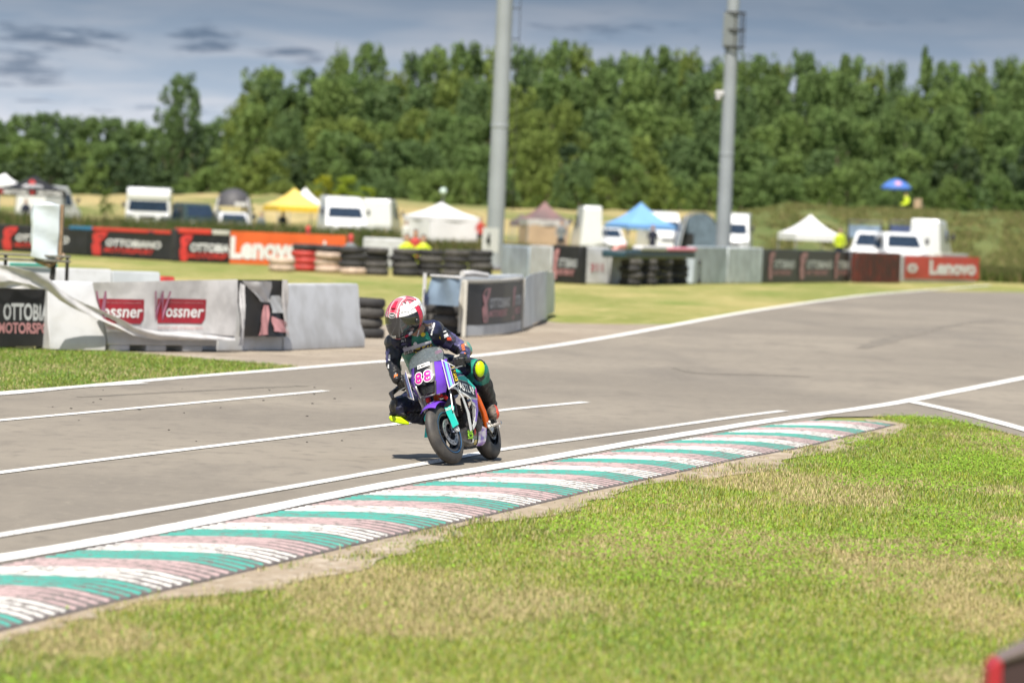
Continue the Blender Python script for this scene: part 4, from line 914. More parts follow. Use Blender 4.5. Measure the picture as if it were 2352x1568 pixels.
# navy tunnel awning
pN = P(1592, 784, 205); e = empty('tunnel_tent', (pN.x, 205, 0)); rN = 52 / (FOC / 205); zN = P(1592, 487, 205).z
mb = MB(); mb.grid(lambda u, v: (rN * math.cos(math.pi * u), -1.3 + 2.6 * v, zN * math.sin(math.pi * u) ** 0.6), 18, 4, 0.02); mb.build('canopy', NAVY_T, e, smooth=60)
mb = MB(); mb.grid(lambda u, v: (-rN * (1.0 - .42 * v) * 1.02, -1.36 + .02 * v - .5 * u, zN * (.05 + .87 * v)), 3, 8, 0.05); mb.build('grey_flap', mat('pale_grey_flap', (0.45, 0.46, 0.5), .6), e, smooth=50)
mb = MB(); mb.grid(lambda u, v: (rN * .97 * math.cos(math.pi * u) , -1.25, zN * .98 * v * math.sin(math.pi * u) ** 0.6), 18, 5, 0.02); mb.build('front_wall', mat('blue_grey_wall', (0.12, 0.17, 0.22), .6, var=.3), e, smooth=0)
mb = MB(); mb.box((-rN * .45, -1.30, .75), (.5, .03, 1.3)); mb.build('door_opening', black_vinyl, e)
tag(e, 'navy tunnel awning with grey flap left of the right mast', 'tent')
vehicle(1672, 214, 'white van half hidden by the right mast', 'van', rot=R_(-6), W_=1.7)
gazebo(1778, 1918, 1850, 492, 552, 196, W_T, W_T, 'white pop-up tent with lime edge in front of the green bank', rot=18, back_m=GRN_T, vh=0.3)
vehicle(1985, 186, 'white pickup with open bed left of the parked flatbed', 'pickup', rot=R_(-12), W_=1.8, cat='pickup truck')
vehicle(2078, 184, 'white pickup facing the camera under the parasol', 'pickup', rot=R_(8), W_=1.85, cat='pickup truck')
vehicle(2138, 194, 'white van furthest right below the green bank', 'van', rot=R_(168), W_=1.55)
# dark frames standing on the pickups
for (px, lb) in ((1975, 'dark tall frame with blue sheet behind the left pickup'), (2070, 'dark tall frame with navy sheet behind the right pickup')):
    p = P(px, 784, 192); e = empty('display_frame', (p.x, 192, 0)); zt = P(px, 508, 192).z; zb = P(px, 545, 192).z
    for s in (-.75, .75): mb = MB(); mb.tube([(s, 0, 0), (s, 0, zt)], 0.04, 6); mb.build('upright', steel_dark, e)
    mb = MB(); mb.tube([(-.75, 0, zt), (.75, 0, zt)], 0.04, 6); mb.build('crossbar', steel_dark, e)
    mb = MB(); mb.box((0, -.05, (zb + zt) / 2 - .1), (1.42, .04, (zt - zb) * .8)); mb.build('sheet', blue_tarp if px < 2000 else NAVY_T, e)
    tag(e, lb, 'frame')

# ---------------------------------------------------------------- light masts
mast_m = mat('galvanised_mast', (0.33, 0.36, 0.38), 0.55, metal=0.15, var=0.12, scale=0.8)
def mast(px, py, r0, r1, htop, label):
    p = G(px, py); e = empty('light_mast', p); mb = MB(); k = 10
    mb.tube([(0, 0, htop * i / k) for i in range(k + 1)], [r0 + (r1 - r0) * i / k for i in range(k + 1)], 20); mb.build('shaft', mast_m, e, smooth=50)
    for i in range(1, 5): mb = MB(); z = htop * i / 5; mb.lathe([(r0 + (r1 - r0) * i / 5 + .01, z - .06), (r0 + (r1 - r0) * i / 5 + .025, z), (r0 + (r1 - r0) * i / 5 + .01, z + .06)], n=20); mb.build('joint_ring', mast_m, e)
    mb = MB(); mb.box((0, 0, .05), (.9, .9, .1)); mb.build('footing', concrete, e, bevel=0.03)
    mb = MB(); mb.box((0, 0, htop + .1), (3.4, .5, .2)); mb.build('lamp_beam', steel_dark, e)
    for s in (-1.2, -.4, .4, 1.2): mb = MB(); mb.box((s, -.3, htop + .45), (.6, .3, .5), Matrix.Rotation(.5, 3, 'X')); mb.build('floodlight', steel_dark, e, bevel=0.03)
    tag(e, label, 'light mast'); return e, p
m1, p1 = mast(1134, 621, 0.30, 0.22, 24, 'nearer thick grey light mast behind the number board')
for i in range(22):                     # climbing rungs up the right side
    z = 2.6 + i * 1.02; r = 0.30 - 0.08 * z / 24; mb = MB(); mb.tube([(r - .01, 0, z), (r + .26, 0, z)], 0.018, 5); mb.build('rung', steel_dark, m1)
mb = MB(); mb.tube([(0.55, 0, 2.0), (0.47, 0, 23.5)], 0.012, 5); mb.build('cable', steel_dark, m1)
m2, p2 = mast(1658, 618, 0.32, 0.185, 24, 'farther grey light mast with a caged platform, right of centre')
Y2 = p2.y; zc_ = P(1690, 75, Y2).z; zc0, zc1 = P(1690, 110, Y2).z, P(1690, 30, Y2).z
mb = MB(); r_ = 0.42; 
for k in range(8):
    a = k * math.pi / 4; mb.tube([(r_ * math.cos(a) + .1, r_ * math.sin(a), zc0), (r_ * math.cos(a) + .1, r_ * math.sin(a), zc1)], 0.02, 5)
cage = mb.build('cage', steel_dark, m2); cage['kind'] = 'stuff'
for z in (zc0, (zc0 + zc1) / 2, zc1): mb = MB(); mb.lathe([(r_ - .02, z - .03), (r_ + .03, z - .03), (r_ + .03, z + .03), (r_ - .02, z + .03)], (0.1, 0, 0), n=18, close=True); mb.build('cage_hoop', steel_dark, m2)
mb = MB(); mb.box((-.08, -.3, (zc0 + zc1) / 2), (.62, .08, (zc1 - zc0) * .96)); mb.build('cabinet', mat('grey_cabinet', (0.19, 0.21, 0.21), .6), m2, bevel=0.02)
zcam = P(1662, 215, Y2).z; mb = MB(); mb.box((-.42, -.1, zcam), (.34, .24, .22)); mb.ball((-.46, -.1, zcam - .2), .13); mb.build('camera_housing', white_vinyl, m2, bevel=0.03)

# ---------------------------------------------------------------- small people far off
def capsules(segs, n=10):
    """Union-ready tapered limbs: (a, b, ra, rb)."""
    mb = MB()
    for a, b, ra, rb in segs:
        a, b = Vector(a), Vector(b); d = b - a; L = d.length; k = 5; pts = []; rr = []
        dn = d.normalized() if L > 1e-6 else Vector((0, 0, 1))
        for i in range(k + 1): t = i / k * math.pi / 2; pts.append(a - dn * ra * math.cos(t)); rr.append(max(ra * math.sin(t), 1e-4))
        for i in range(1, k + 1): t = i / k * math.pi / 2; pts.append(b + dn * rb * math.sin(t)); rr.append(max(rb * math.cos(t), 1e-4))
        mb.tube(pts, rr, n)
    return mb
def fused(name, segs, mats_, assign, voxel, parent=None, smooth_it=6, extra=None, crease=0.0):
    """One continuous skin over the limbs; assign(point) gives the material slot."""
    mb = capsules([s[:4] for s in segs], 12)
    if extra: extra(mb)
    o = mb.build('tmp', mats_[0], smooth=0); r = o.modifiers.new('r', 'REMESH'); r.mode = 'VOXEL'; r.voxel_size = voxel
    if smooth_it: s = o.modifiers.new('s', 'SMOOTH'); s.iterations = smooth_it; s.factor = 0.5
    dg = bpy.context.evaluated_depsgraph_get(); me = bpy.data.meshes.new_from_object(o.evaluated_get(dg)); bpy.data.objects.remove(o)
    me.name = name; me.materials.clear()
    if crease:
        from mathutils import noise as _nz
        for v, n_ in [(v, v.normal.copy()) for v in me.vertices]:
            q = Vector(v.co); r = 1 - abs(_nz.noise(q * 16 + Vector((3, 1, 7)))) * 2; r2 = _nz.noise(q * 34); v.co = q + n_ * crease * (r * .9 + r2 * .6 - .4)
        me.update()
    for m in mats_: me.materials.append(m)
    me.polygons.foreach_set('material_index', [assign(p.center) for p in me.polygons]); me.polygons.foreach_set('use_smooth', [True] * len(me.polygons))
    q = bpy.data.objects.new(name, me); COL.objects.link(q)
    if parent is not None: q.parent = parent
    return q
skin_m = mat('skin', (0.45, 0.27, 0.19), 0.6, var=0.1); hair_m = mat('dark_hair', (0.03, 0.02, 0.015), 0.6); vest_m = mat('hi_vis_yellow', (0.62, 0.75, 0.03), 0.6, var=0.15); navy_m = mat('navy_cloth', (0.02, 0.025, 0.05), 0.8); white_cl = mat('white_cloth', (0.7, 0.7, 0.7), 0.8); redcl = mat('red_cloth', (0.5, 0.06, 0.05), 0.8); greyc = mat('grey_cloth', (0.2, 0.22, 0.24), .8)
def bystander(px, py_head, Y, top_m, label, bottom=None, sit=False, base=0.0, helmet=None, height=1.72, face=0.0):
    p = P(px, py_head, Y); hz = p.z; s = height / 1.72
    if not sit: base = hz - 1.62 * s
    seat = base + .48 if sit else base + .88 * s
    if sit: s = min(1.0, (hz - seat) / .74)
    hd = Vector((0, 0, hz - base)); o0 = Vector((p.x, Y, base)); rot = Matrix.Rotation(face, 3, 'Z')
    def V(x, y, z): return tuple(rot @ Vector((x, y, z)))
    zs = seat - base
    sg = [(V(0, 0, zs), V(0, -.02, zs + .28 * s), .15 * s, .15 * s), (V(0, -.02, zs + .28 * s), V(0, -.03, zs + .47 * s), .15 * s, .16 * s), (V(-.13, 0, zs + .47 * s), V(.13, 0, zs + .47 * s), .075 * s, .075 * s), (V(0, -.03, zs + .5 * s), V(0, -.05, zs + .64 * s), .06 * s, .06 * s), (V(0, -.06, zs + .70 * s), V(0, -.05, zs + .78 * s), .095 * s, .10 * s)]
    for q in (-1, 1):
        if sit: sg += [(V(q * .1, 0, zs), V(q * .12, -.42, zs + .02), .085, .065), (V(q * .12, -.42, zs + .02), V(q * .12, -.46, .08), .06, .045), (V(q * .12, -.46, .06), V(q * .12, -.62, .05), .045, .04)]
        else: sg += [(V(q * .1, 0, zs), V(q * .11, -.02, .47 * s), .09 * s, .065 * s), (V(q * .11, -.02, .47 * s), V(q * .12, 0, .09), .06 * s, .045 * s), (V(q * .12, 0, .06), V(q * .12, -.14, .05), .045, .04)]
        sg += [(V(q * .19, 0, zs + .46 * s), V(q * .25, -.02, zs + .2 * s), .055 * s, .045 * s), (V(q * .25, -.02, zs + .2 * s), V(q * .2, -.2, zs + .1 * s), .042 * s, .035 * s), (V(q * .2, -.2, zs + .1 * s), V(q * .17, -.27, zs + .1 * s), .035 * s, .03 * s)]
    def asg(c):
        if c.z > zs + .80 * s or (c.z > zs + .64 * s and (rot.inverted() @ Vector(c)).y > -.06): return 3 if helmet is None else 4
        if c.z > zs + .60 * s: return 2 if helmet is None else 4
        if c.z < zs + .02: return 1
        return 0
    o = fused('person', sg, [top_m, bottom or navy_m, skin_m, hair_m, helmet or hair_m], asg, 0.035); o.location = o0
    tag(o, label, 'person'); return o
bystander(935, 546, 127.5, vest_m, 'person in yellow vest leaning behind tyres, left of the pair')
bystander(973, 548, 127.5, vest_m, 'person in yellow vest behind tyres, right of the pair')
bystander(955, 536, 129, redcl, 'person in red standing between the two yellow vests')
bystander(806, 547, 125, greyc, 'rider in red and white helmet crouching behind the tyre stack', helmet=redcl)
bystander(708, 527, 142, navy_m, 'person in red helmet behind the orange banner', helmet=redcl)
bystander(934, 512, 224, white_cl, 'person in white standing in the doorway of the white tent')
bystander(650, 490, 231, navy_m, 'person in dark clothes under the yellow tent')
bystander(1105, 505, 221, redcl, 'person in red between the white tent and the left mast')
bystander(1290, 512, 203, greyc, 'person in grey beside the dusky red gazebo')
bystander(1352, 515, 202, white_cl, 'person in white left of the blue tent')
bystander(1500, 522, 205, navy_m, 'person in navy under the right side of the blue tent')
bystander(600, 493, 229, greyc, 'person in grey under the left side of the yellow tent')
bystander(1930, 530, 190, vest_m, 'person in yellow vest between the lime-edged tent and pickups')
bystander(60, 462, 212, navy_m, 'person in dark clothes under the black gazebo')
# parasol and the marshal sitting on the bank
Yb = 286.0; pS = P(2084, 482, Yb); zb = P(2060, 484, Yb).z
bystander(2083, 443, Yb - .6, vest_m, 'person in yellow vest sitting under the blue parasol on the bank', sit=True, base=zb - .1, face=R_(-50))
pm = P(2043, 784, Yb); e = empty('parasol', (pm.x, Yb, zb - .35)); zt = P(2043, 410, Yb).z - zb + .35; zr = P(2043, 434, Yb).z - zb + .35; rr = 35 / (FOC / Yb)
mb = MB(); mb.tube([(0, 0, 0), (0, 0, zt)], .03, 8); mb.build('pole', steel_dark, e)
mb = MB(); mb.lathe([(0.01, zt), (rr * .35, zt - (zt - zr) * .12), (rr * .7, zt - (zt - zr) * .42), (rr, zr + .12), (rr * .99, zr - .02)], n=16); mb.build('canopy', mat('blue_parasol', (0.07, 0.17, 0.52), .6, var=.1), e, smooth=40)
mb = MB(); mb.ball((0.05, -rr * .72, zr + .36), (.24, .08, .18), rot=Matrix.Rotation(-.6, 3, 'X')); mb.build('print', mat('pink_print', (.62, .3, .36), .6), e)
tag(e, 'blue parasol with pale print standing on the bank at right', 'parasol')
pc = P(2088, 784, Yb); e = empty('folding_chair', (pc.x, Yb - .5, zb - .25)); wood = mat('pale_wood', (0.42, 0.31, 0.2), .7)
mb = MB(); mb.box((0, 0, .45), (.55, .5, .05)); mb.build('seat', wood, e, bevel=.01); mb = MB(); mb.box((.15, .26, .8), (.5, .05, .6)); mb.build('backrest', wood, e, bevel=.01)
for a in (-.24, .24):
    for b in (-.22, .22): mb = MB(); mb.tube([(a, b, 0), (a, b, .45)], .02, 6); mb.build('leg', wood, e)
tag(e, 'pale wooden chair under the marshal on the bank', 'chair')
# dark block with a red edge and pale top close to the lens, bottom right corner
YM = 11.5; om = P(2330, 1545, YM); e = empty('corner_marker', (om.x, YM, 0))
mk_red = mat('red_marker', (0.38, 0.02, 0.03), .5); mk_dark = mat('dark_marker_face', (0.05, 0.028, 0.03), .5); mk_grey = mat('grey_marker_top', (0.16, 0.125, 0.12), .7)
def q_(px, py): p = P(px + 8, py + 12, YM); return (p.x - om.x, p.z)
def slabm(nm, pix, y0, dep, m, floor=()):
    o_ = [q_(*p) for p in pix]; o_ = [(x, 0.0) if k in floor else (x, z) for k, (x, z) in enumerate(o_)]
    mb = MB(); mb.prism(o_, dep, lambda x, z, d: (x, y0 + d, z)); return mb.build(nm, m, e, bevel=.006)
slabm('body', [(2270, 1600), (2280, 1512), (2352, 1482), (2480, 1440), (2480, 1600)], 0.0, .12, mk_dark, (0, 4))
slabm('red_edge', [(2238, 1600), (2262, 1520), (2282, 1498), (2294, 1506), (2294, 1600)], -.02, .14, mk_red, (0, 4))
slabm('pale_top', [(2284, 1512), (2284, 1499), (2352, 1466), (2480, 1424), (2480, 1450), (2352, 1492)], -.012, .13, mk_grey)
tag(e, 'red edged dark marker block in the bottom right corner', 'marker')
# ================================================================ WOOD AND BUSHES
leaf_m = attr_mat('leaves', rough=0.6, translucent=0.48)
bark = mat('bark', (0.26, 0.205, 0.15), 0.9, var=0.4, scale=4, bump=0.5)
def crown_mesh(name, seed, clumps, per, shape, leaf, base, var=0.25):
    """Leaf-sized faces bunched in clumps through an uneven crown of unit height 1 and half width 1."""
    r = np.random.default_rng(seed); V = []; T = []
    cs = []
    while len(cs) < clumps:
        z = r.uniform(0.02, 1.0); a = r.uniform(0, 2 * np.pi); rr = shape(z) * (0.35 + 0.65 * math.sqrt(r.uniform(0, 1))) * (0.8 + 0.35 * math.sin(3 * a + seed + 5 * z))
        cs.append((rr * math.cos(a), rr * math.sin(a), z, r.uniform(0.09, 0.21)))
    for cx, cy, cz, cr in cs:
        n = per; d = r.normal(size=(n, 3)); d /= np.linalg.norm(d, axis=1)[:, None]; q = cr * r.uniform(0.45, 1.0, n) ** 0.6
        c = np.array([cx, cy, 0]) + d * q[:, None]; c[:, 2] = cz + d[:, 2] * q * 0.42
        nrm = d * 0.8 + r.normal(0, .5, (n, 3)); nrm[:, 2] += 0.35; nrm /= np.linalg.norm(nrm, axis=1)[:, None]
        t = np.cross(nrm, r.normal(size=(n, 3))); t /= np.linalg.norm(t, axis=1)[:, None]; b = np.cross(nrm, t); s = leaf * r.uniform(0.6, 1.4, n)[:, None]
        zf = np.array([1, 1, 0.42])
        V.append(np.stack([c - t * s * zf, c + b * s * .6 * zf, c + t * s * zf, c - b * s * .6 * zf], 1))
        tone = np.array(base)[None] * r.uniform(1 - var, 1 + var) * r.uniform(.8, 1.2, n)[:, None]; T.append(np.repeat(tone, 4, axis=0))
    V = np.concatenate(V).reshape(-1, 3); T = np.concatenate(T)
    return raw_mesh(name, V, np.arange(len(V)), 4, leaf_m, T)
def sh_pop(z): return 0.35 + 0.65 * math.sin(math.pi * min(1, (z * 0.9 + 0.12))) ** 0.7 if z < 0.93 else 0.4
def sh_round(z): return max(0.25, math.sin(math.pi * (0.08 + 0.84 * z)) ** 0.6)
def sh_cone(z): return max(0.12, (1 - z) ** 0.75 * 0.95 + 0.08)
def sh_bush(z): return max(0.15, math.cos(z * 1.45) ** 0.6)
GRN = [(0.185, 0.265, 0.078), (0.16, 0.24, 0.078), (0.22, 0.285, 0.072), (0.14, 0.215, 0.08)]
CROWNS = {}
for k in range(4):
    CROWNS['pop', k] = crown_mesh('crown', 10 + k, 170, 40, sh_pop, 0.052, GRN[k]); CROWNS['round', k] = crown_mesh('crown', 30 + k, 170, 40, sh_round, 0.052, GRN[k])
CROWNS['cone', 0] = crown_mesh('crown', 50, 70, 46, sh_cone, 0.07, GRN[1]); CROWNS['dark', 0] = crown_mesh('crown', 52, 70, 40, sh_round, 0.075, (0.075, 0.12, 0.055)); CROWNS['dark', 1] = crown_mesh('crown', 53, 64, 40, sh_pop, 0.075, (0.085, 0.13, 0.055))
CROWNS['bush', 0] = crown_mesh('foliage', 60, 40, 60, sh_bush, 0.07, (0.30, 0.38, 0.04)); CROWNS['bush', 1] = crown_mesh('foliage', 61, 40, 60, sh_bush, 0.07, (0.14, 0.21, 0.05)); CROWNS['bush', 2] = crown_mesh('foliage', 62, 40, 60, sh_bush, 0.07, (0.42, 0.44, 0.04))
def trunk_mesh(seed):
    r = random.Random(seed); mb = MB(); pts = [(0, 0, 0)]
    for i in range(1, 6): pts.append((pts[-1][0] + r.uniform(-.02, .02), pts[-1][1] + r.uniform(-.02, .02), i * .16))
    mb.tube(pts, [.026, .02, .017, .014, .01, .006], 7)
    for i in range(6):
        z = .25 + .08 * i; a = r.uniform(0, 6.28); L = r.uniform(.14, .22); mb.tube([(0, 0, z), (L * .5 * math.cos(a), L * .5 * math.sin(a), z + .08), (L * math.cos(a), L * math.sin(a), z + .2)], [.009, .006, .003], 5)
    return mb
TR = []
for k in range(3): o = trunk_mesh(k).build('trunk', bark); TR.append(o.data); bpy.data.objects.remove(o)
LANDMARK = [(0, 'the left edge'), (140, 'the black gazebo'), (328, 'the motorhome'), (455, 'the green car'), (530, 'the grey dome awning'), (660, 'the yellow tent'), (790, 'the tall van'), (880, 'the box van'), (1000, 'the white tent'), (1140, 'the left mast'), (1240, 'the dusky red gazebo'), (1459, 'the blue tent'), (1592, 'the navy awning'), (1662, 'the right mast'), (1850, 'the lime-edged tent'), (2060, 'the parasol'), (2180, 'the bank end'), (2340, 'the right edge')]
def near_mark(px): return min(LANDMARK, key=lambda q: abs(q[0] - px))[1]
_used = {}
def tree(px, py_top, Y, half, kind, idx, label, group, ground=0.0, low=0.12, name='tree'):
    p = P(px, py_top, Y); h = p.z - ground; e = empty(name, (p.x, Y, ground)); half = half * random.uniform(.9, 1.1)
    c = bpy.data.objects.new('crown', CROWNS[kind, idx]); COL.objects.link(c); c.parent = e; c.location = (0, 0, h * low); c.scale = (half, half, h * (1.0 - low)); c.rotation_euler = (0, 0, random.uniform(0, 6.28))
    t = bpy.data.objects.new('trunk', TR[idx % 3]); COL.objects.link(t); t.parent = e; t.scale = (h * .62, h * .62, h * .95)
    if label in _used:
        _used[label] += 1
    else: _used[label] = 1
    tag(e, label, 'tree', group); return e
# tall back row, by its tops in the frame
BACK = [(612, 150, 'round', 3.2), (575, 215, 'round', 2.2), (660, 205, 'pop', 2.3), (705, 222, 'pop', 1.8), (782, 112, 'pop', 2.1), (850, 99, 'pop', 2.3), (905, 160, 'pop', 2.2), (955, 118, 'pop', 2.6), (1010, 108, 'round', 2.8), (1070, 98, 'pop', 2.7), (1125, 118, 'round', 2.6), (1200, 104, 'pop', 2.6), (1245, 118, 'round', 2.5), (1292, 93, 'pop', 2.7), (1345, 112, 'round', 2.6), (1400, 128, 'pop', 2.6), (1455, 124, 'round', 2.5), (1520, 108, 'pop', 2.8), (1570, 116, 'pop', 2.5), (1625, 134, 'round', 2.5), (1690, 122, 'pop', 2.6), (1745, 128, 'round', 2.6), (1790, 146, 'pop', 2.2), (1850, 118, 'pop', 2.3), (1905, 150, 'round', 2.2), (1955, 128, 'pop', 2.3), (2010, 150, 'pop', 2.1), (2060, 140, 'pop', 2.1), (2127, 117, 'cone', 1.9), (2180, 142, 'pop', 2.4), (2240, 150, 'round', 2.4), (2312, 130, 'pop', 2.5), (2360, 140, 'round', 2.6), (2430, 128, 'pop', 2.7), (2510, 135, 'pop', 2.8)]
for i, (px, py, kind, half) in enumerate(BACK):
    side = 'highest' if py < 113 else ('tall' if py < 135 else 'lower')
    tree(px, py + 15, 366 + 6 * math.sin(i * 2.1), half, kind, 0 if kind == 'cone' else i % 4, f"{side} {'narrow' if half < 2.35 else 'broad'} tree, number {i + 1} from left along the skyline" if False else f"{side} skyline tree {['straight', 'just left', 'just right'][0 if abs(px - min(LANDMARK, key=lambda q: abs(q[0] - px))[0]) < 22 else (1 if px < min(LANDMARK, key=lambda q: abs(q[0] - px))[0] else 2)]} {'above' if abs(px - min(LANDMARK, key=lambda q: abs(q[0] - px))[0]) < 22 else 'of'} {near_mark(px)}", 'tall trees along the skyline of the wood')
rows = [(348, 190, 62, 2.9, 'second row'), (336, 262, 66, 2.8, 'middle row'), (326, 335, 70, 2.6, 'front row'), (318, 400, 62, 1.9, 'low front row')]
for ri, (Y, py, step, half, rn) in enumerate(rows):
    px = 580 + 17 * ri + (20 if ri > 1 else 0)
    while px < 2560:
        jit = random.uniform(-18, 18); dy = random.uniform(-28, 28); kind = random.choice(['pop', 'round', 'round', 'pop'])
        idx = random.choice([0, 1, 2, 3] if px < 1700 else [1, 1, 3, 0])
        if ri == 2 and random.random() < .22: kind, idx = 'dark', random.choice([0, 1])
        lm = near_mark(px + jit)
        sd = 'left' if px + jit < min(LANDMARK, key=lambda q: abs(q[0] - px - jit))[0] else 'right'
        tree(px + jit, py + dy + (18 if px > 1700 else 0), Y + random.uniform(-4, 4), half * random.uniform(.7, 1.1), kind, idx, f'tree in the {rn} of the wood, {sd} of {lm}', f'trees in the {rn} of the wood', low=(0.20 if ri == 2 else 0.10) if ri > 1 else 0.15)
        px += step * random.uniform(.85, 1.15)
# lower, farther wood at the left
tree(420, 177, 395, 2.1, 'round', 3, 'tall lone tree rising above the low wood at left', 'trees of the low wood at left', low=0.42); tree(398, 250, 393, 1.5, 'pop', 3, 'slim tree leaning on the lone tall tree at left', 'trees of the low wood at left')
tree(448, 285, 392, 2.0, 'dark', 0, 'dark tree at the foot of the lone tall tree', 'trees of the low wood at left')
px = -150; k = 0
while px < 600:
    top = np.interp(px, [-150, 0, 150, 250, 330, 400, 500, 560, 600], [262, 278, 266, 262, 282, 300, 286, 262, 240]) + random.uniform(-10, 14)
    far = random.uniform(420, 440); lm = near_mark(px); sd = 'left' if px < min(LANDMARK, key=lambda q: abs(q[0] - px))[0] else 'right'
    tree(px, top, far, 2.9, random.choice(['pop', 'round']), random.choice([1, 3, 3]), f'tree on the top edge of the low wood, {sd} of {lm}', 'trees of the low wood at left', low=0.08)
    tree(px + 25, top + 58, far - 22, 2.7, random.choice(['pop', 'dark', 'round']), random.choice([0, 1]), f'tree half way down the low wood, {sd} of {lm}', 'trees of the low wood at left', low=0.04)
    tree(px + 10, top + 100, far - 50, 2.4, random.choice(['round', 'pop', 'dark']), random.choice([0, 1]), f'tree at the foot of the low wood, {sd} of {lm}', 'trees of the low wood at left', low=0.02)
    px += random.uniform(46, 60)
def bush(px, py_top, py_base, Y, half, idx, label, name='bush'):
    b = P(px, py_base, Y); t = P(px, py_top, Y); e = empty(name, (b.x, Y, b.z)); c = bpy.data.objects.new('foliage', CROWNS['bush', idx]); COL.objects.link(c); c.parent = e; c.scale = (half, half, t.z - b.z); c.rotation_euler = (0, 0, random.uniform(0, 6))
    s = MB(); s.tube([(0, 0, -.3), (0, 0, (t.z - b.z) * .5)], [.06, .03], 6); s.build('stem', bark, e); tag(e, label, 'bush'); return e
bush(745, 403, 462, 300, 1.0, 2, 'taller yellow green bush right of the yellow tent'); bush(800, 408, 466, 302, 1.55, 0, 'broad bright green bush above the white van'); bush(845, 432, 468, 301, 0.9, 0, 'small end of bright bushes right of the white van')
bush(243, 438, 492, 225, 0.42, 1, 'small dark young tree left of the motorhome', 'young_tree'); bush(565, 448, 505, 222, 0.40, 1, 'thin bush between grey awning and yellow tent'); bush(868, 440, 500, 240, 0.22, 1, 'thin sapling behind the white box van', 'sapling')
for i, (px, a, b, hf, q) in enumerate([(1330, 430, 500, 1.0, 'between the red gazebo and the blue tent'), (1230, 452, 500, .8, 'behind the dusky red gazebo'), (1560, 440, 498, 1.0, 'right of the blue tent'), (2225, 420, 486, 1.0, 'on the bank right of the parasol'), (1905, 425, 482, .9, 'on the bank above the lime-edged tent'), (2120, 452, 484, .6, 'beside the wooden chair on the bank'), (2310, 440, 490, .9, 'on the bank by the right picture edge')]):
    bush(px, a, b, 303, hf, i % 2 + 0 if i % 2 else 1, f'green bush at the wood edge {q}')
# tall weeds between the far wall and the paddock
def weeds(n, pr, yr, h, col, name, label):
    x_ = RNG.uniform(*pr, n); y = RNG.uniform(*yr, n); x = (x_ - 1176) / FOC * y; hh = h * RNG.uniform(.45, 1.1, n) * (0.55 + .8 * fbm(x * .5, y * .2, 5)); a = RNG.uniform(0, 6.28, n); w = .05
    b = np.stack([x, y, 0 * x], 1); sd = np.stack([np.cos(a), np.sin(a), 0 * a], 1) * w; tip = b + np.stack([RNG.normal(0, .15, n) * hh, RNG.normal(0, .15, n) * hh, hh], 1)
    V = np.stack([b - sd, b + sd, tip], 1).reshape(-1, 3); c = np.array(col)[None] * RNG.uniform(.6, 1.3, n)[:, None]; dry = RNG.uniform(0, 1, n) < .25; c[dry] = np.array((.3, .24, .11))
    o = bpy.data.objects.new(name, raw_mesh(name, V, np.arange(3 * n), 3, leaf_m, np.repeat(c, 3, axis=0))); COL.objects.link(o); tag(o, label, 'weeds', kind='stuff')
weeds(42000, (-200, 900), (150, 190), 1.15, (0.10, 0.14, 0.035), 'tall_weeds', 'tall green weeds between the far banners and the parked vehicles at left')
weeds(30000, (880, 1960), (160, 190), 0.80, (0.12, 0.14, 0.04), 'low_weeds', 'low weeds in front of the tents in the middle')
weeds(40000, (1900, 2560), (172, 186), 0.55, (0.11, 0.145, 0.035), 'bank_weeds', 'rough green weeds at the foot of the bank at right')

# tell apart the trees that still share a label, by their order from the left
by = {}
for o in COL.objects:
    if o.parent is None and o.get('category') == 'tree': by.setdefault(o['label'], []).append(o)
for lb, os_ in by.items():
    if len(os_) > 1:
        os_.sort(key=lambda o: o.location.x / o.location.y)
        nm = {2: ['left-hand', 'right-hand'], 3: ['left-hand', 'middle', 'right-hand'], 4: ['leftmost', 'second', 'third', 'rightmost']}.get(len(os_), ['leftmost', 'second', 'third', 'fourth', 'rightmost'])
        for o, q in zip(os_, nm): o['label'] = f'{q} {lb}'

# rough grass growing on the bank at right
n = 60000; px = RNG.uniform(1680, 2700, n); t = RNG.uniform(0, 1, n); Yb_ = 200 + 84 * t; x = (px - 1176) / FOC * Yb_
prof_k = np.interp(t, [0, .35, .7, 1], [0, .28, .8, 1]); py = np.interp(px, TOPX, TOPY); zt_ = np.array([P(a, b, 286).z for a, b in zip(px[:1], py[:1])])
zt_ = CAM_H + 286 / FOC * (502 + (px - 1176) * math.tan(ROLL) - py); z = zt_ * prof_k - .05
keep = fbm(x * .5, Yb_ * .12, 91) > .44; x, Yb_, z = x[keep], Yb_[keep], z[keep]; n = len(x); hh = RNG.uniform(.06, .28, n); a = RNG.uniform(0, 6.28, n)
b = np.stack([x, Yb_, z], 1); sd = np.stack([np.cos(a), np.sin(a), 0 * a], 1) * .07; tip = b + np.stack([RNG.normal(0, .15, n), RNG.normal(0, .15, n), hh], 1)
c = np.array((.20, .215, .07))[None] * RNG.uniform(.6, 1.4, n)[:, None]; dr = RNG.uniform(0, 1, n) < .25; c[dr] = np.array((.32, .26, .12))
o = bpy.data.objects.new('bank_grass', raw_mesh('bank_grass', np.stack([b - sd, b + sd, tip], 1).reshape(-1, 3), np.arange(3 * n), 3, leaf_m, np.repeat(c, 3, axis=0))); COL.objects.link(o); tag(o, 'rough tufts of grass growing over the green bank at right', 'grass', kind='stuff')
# ================================================================ MOTORCYCLE
# local axes: x forward, y to the rider's left, z up; origin at the rear contact patch
_f = G(1040, 1068); _r = G(1132, 1056); FWD = (_f - _r).normalized(); LFT = Vector((0, 0, 1)).cross(FWD)
LEAN = R_(19); L2 = LFT * math.cos(LEAN) + Vector((0, 0, 1)) * math.sin(LEAN); U2 = Vector((0, 0, 1)) * math.cos(LEAN) - LFT * math.sin(LEAN)
BROT = Matrix((FWD, L2, U2)).transposed()
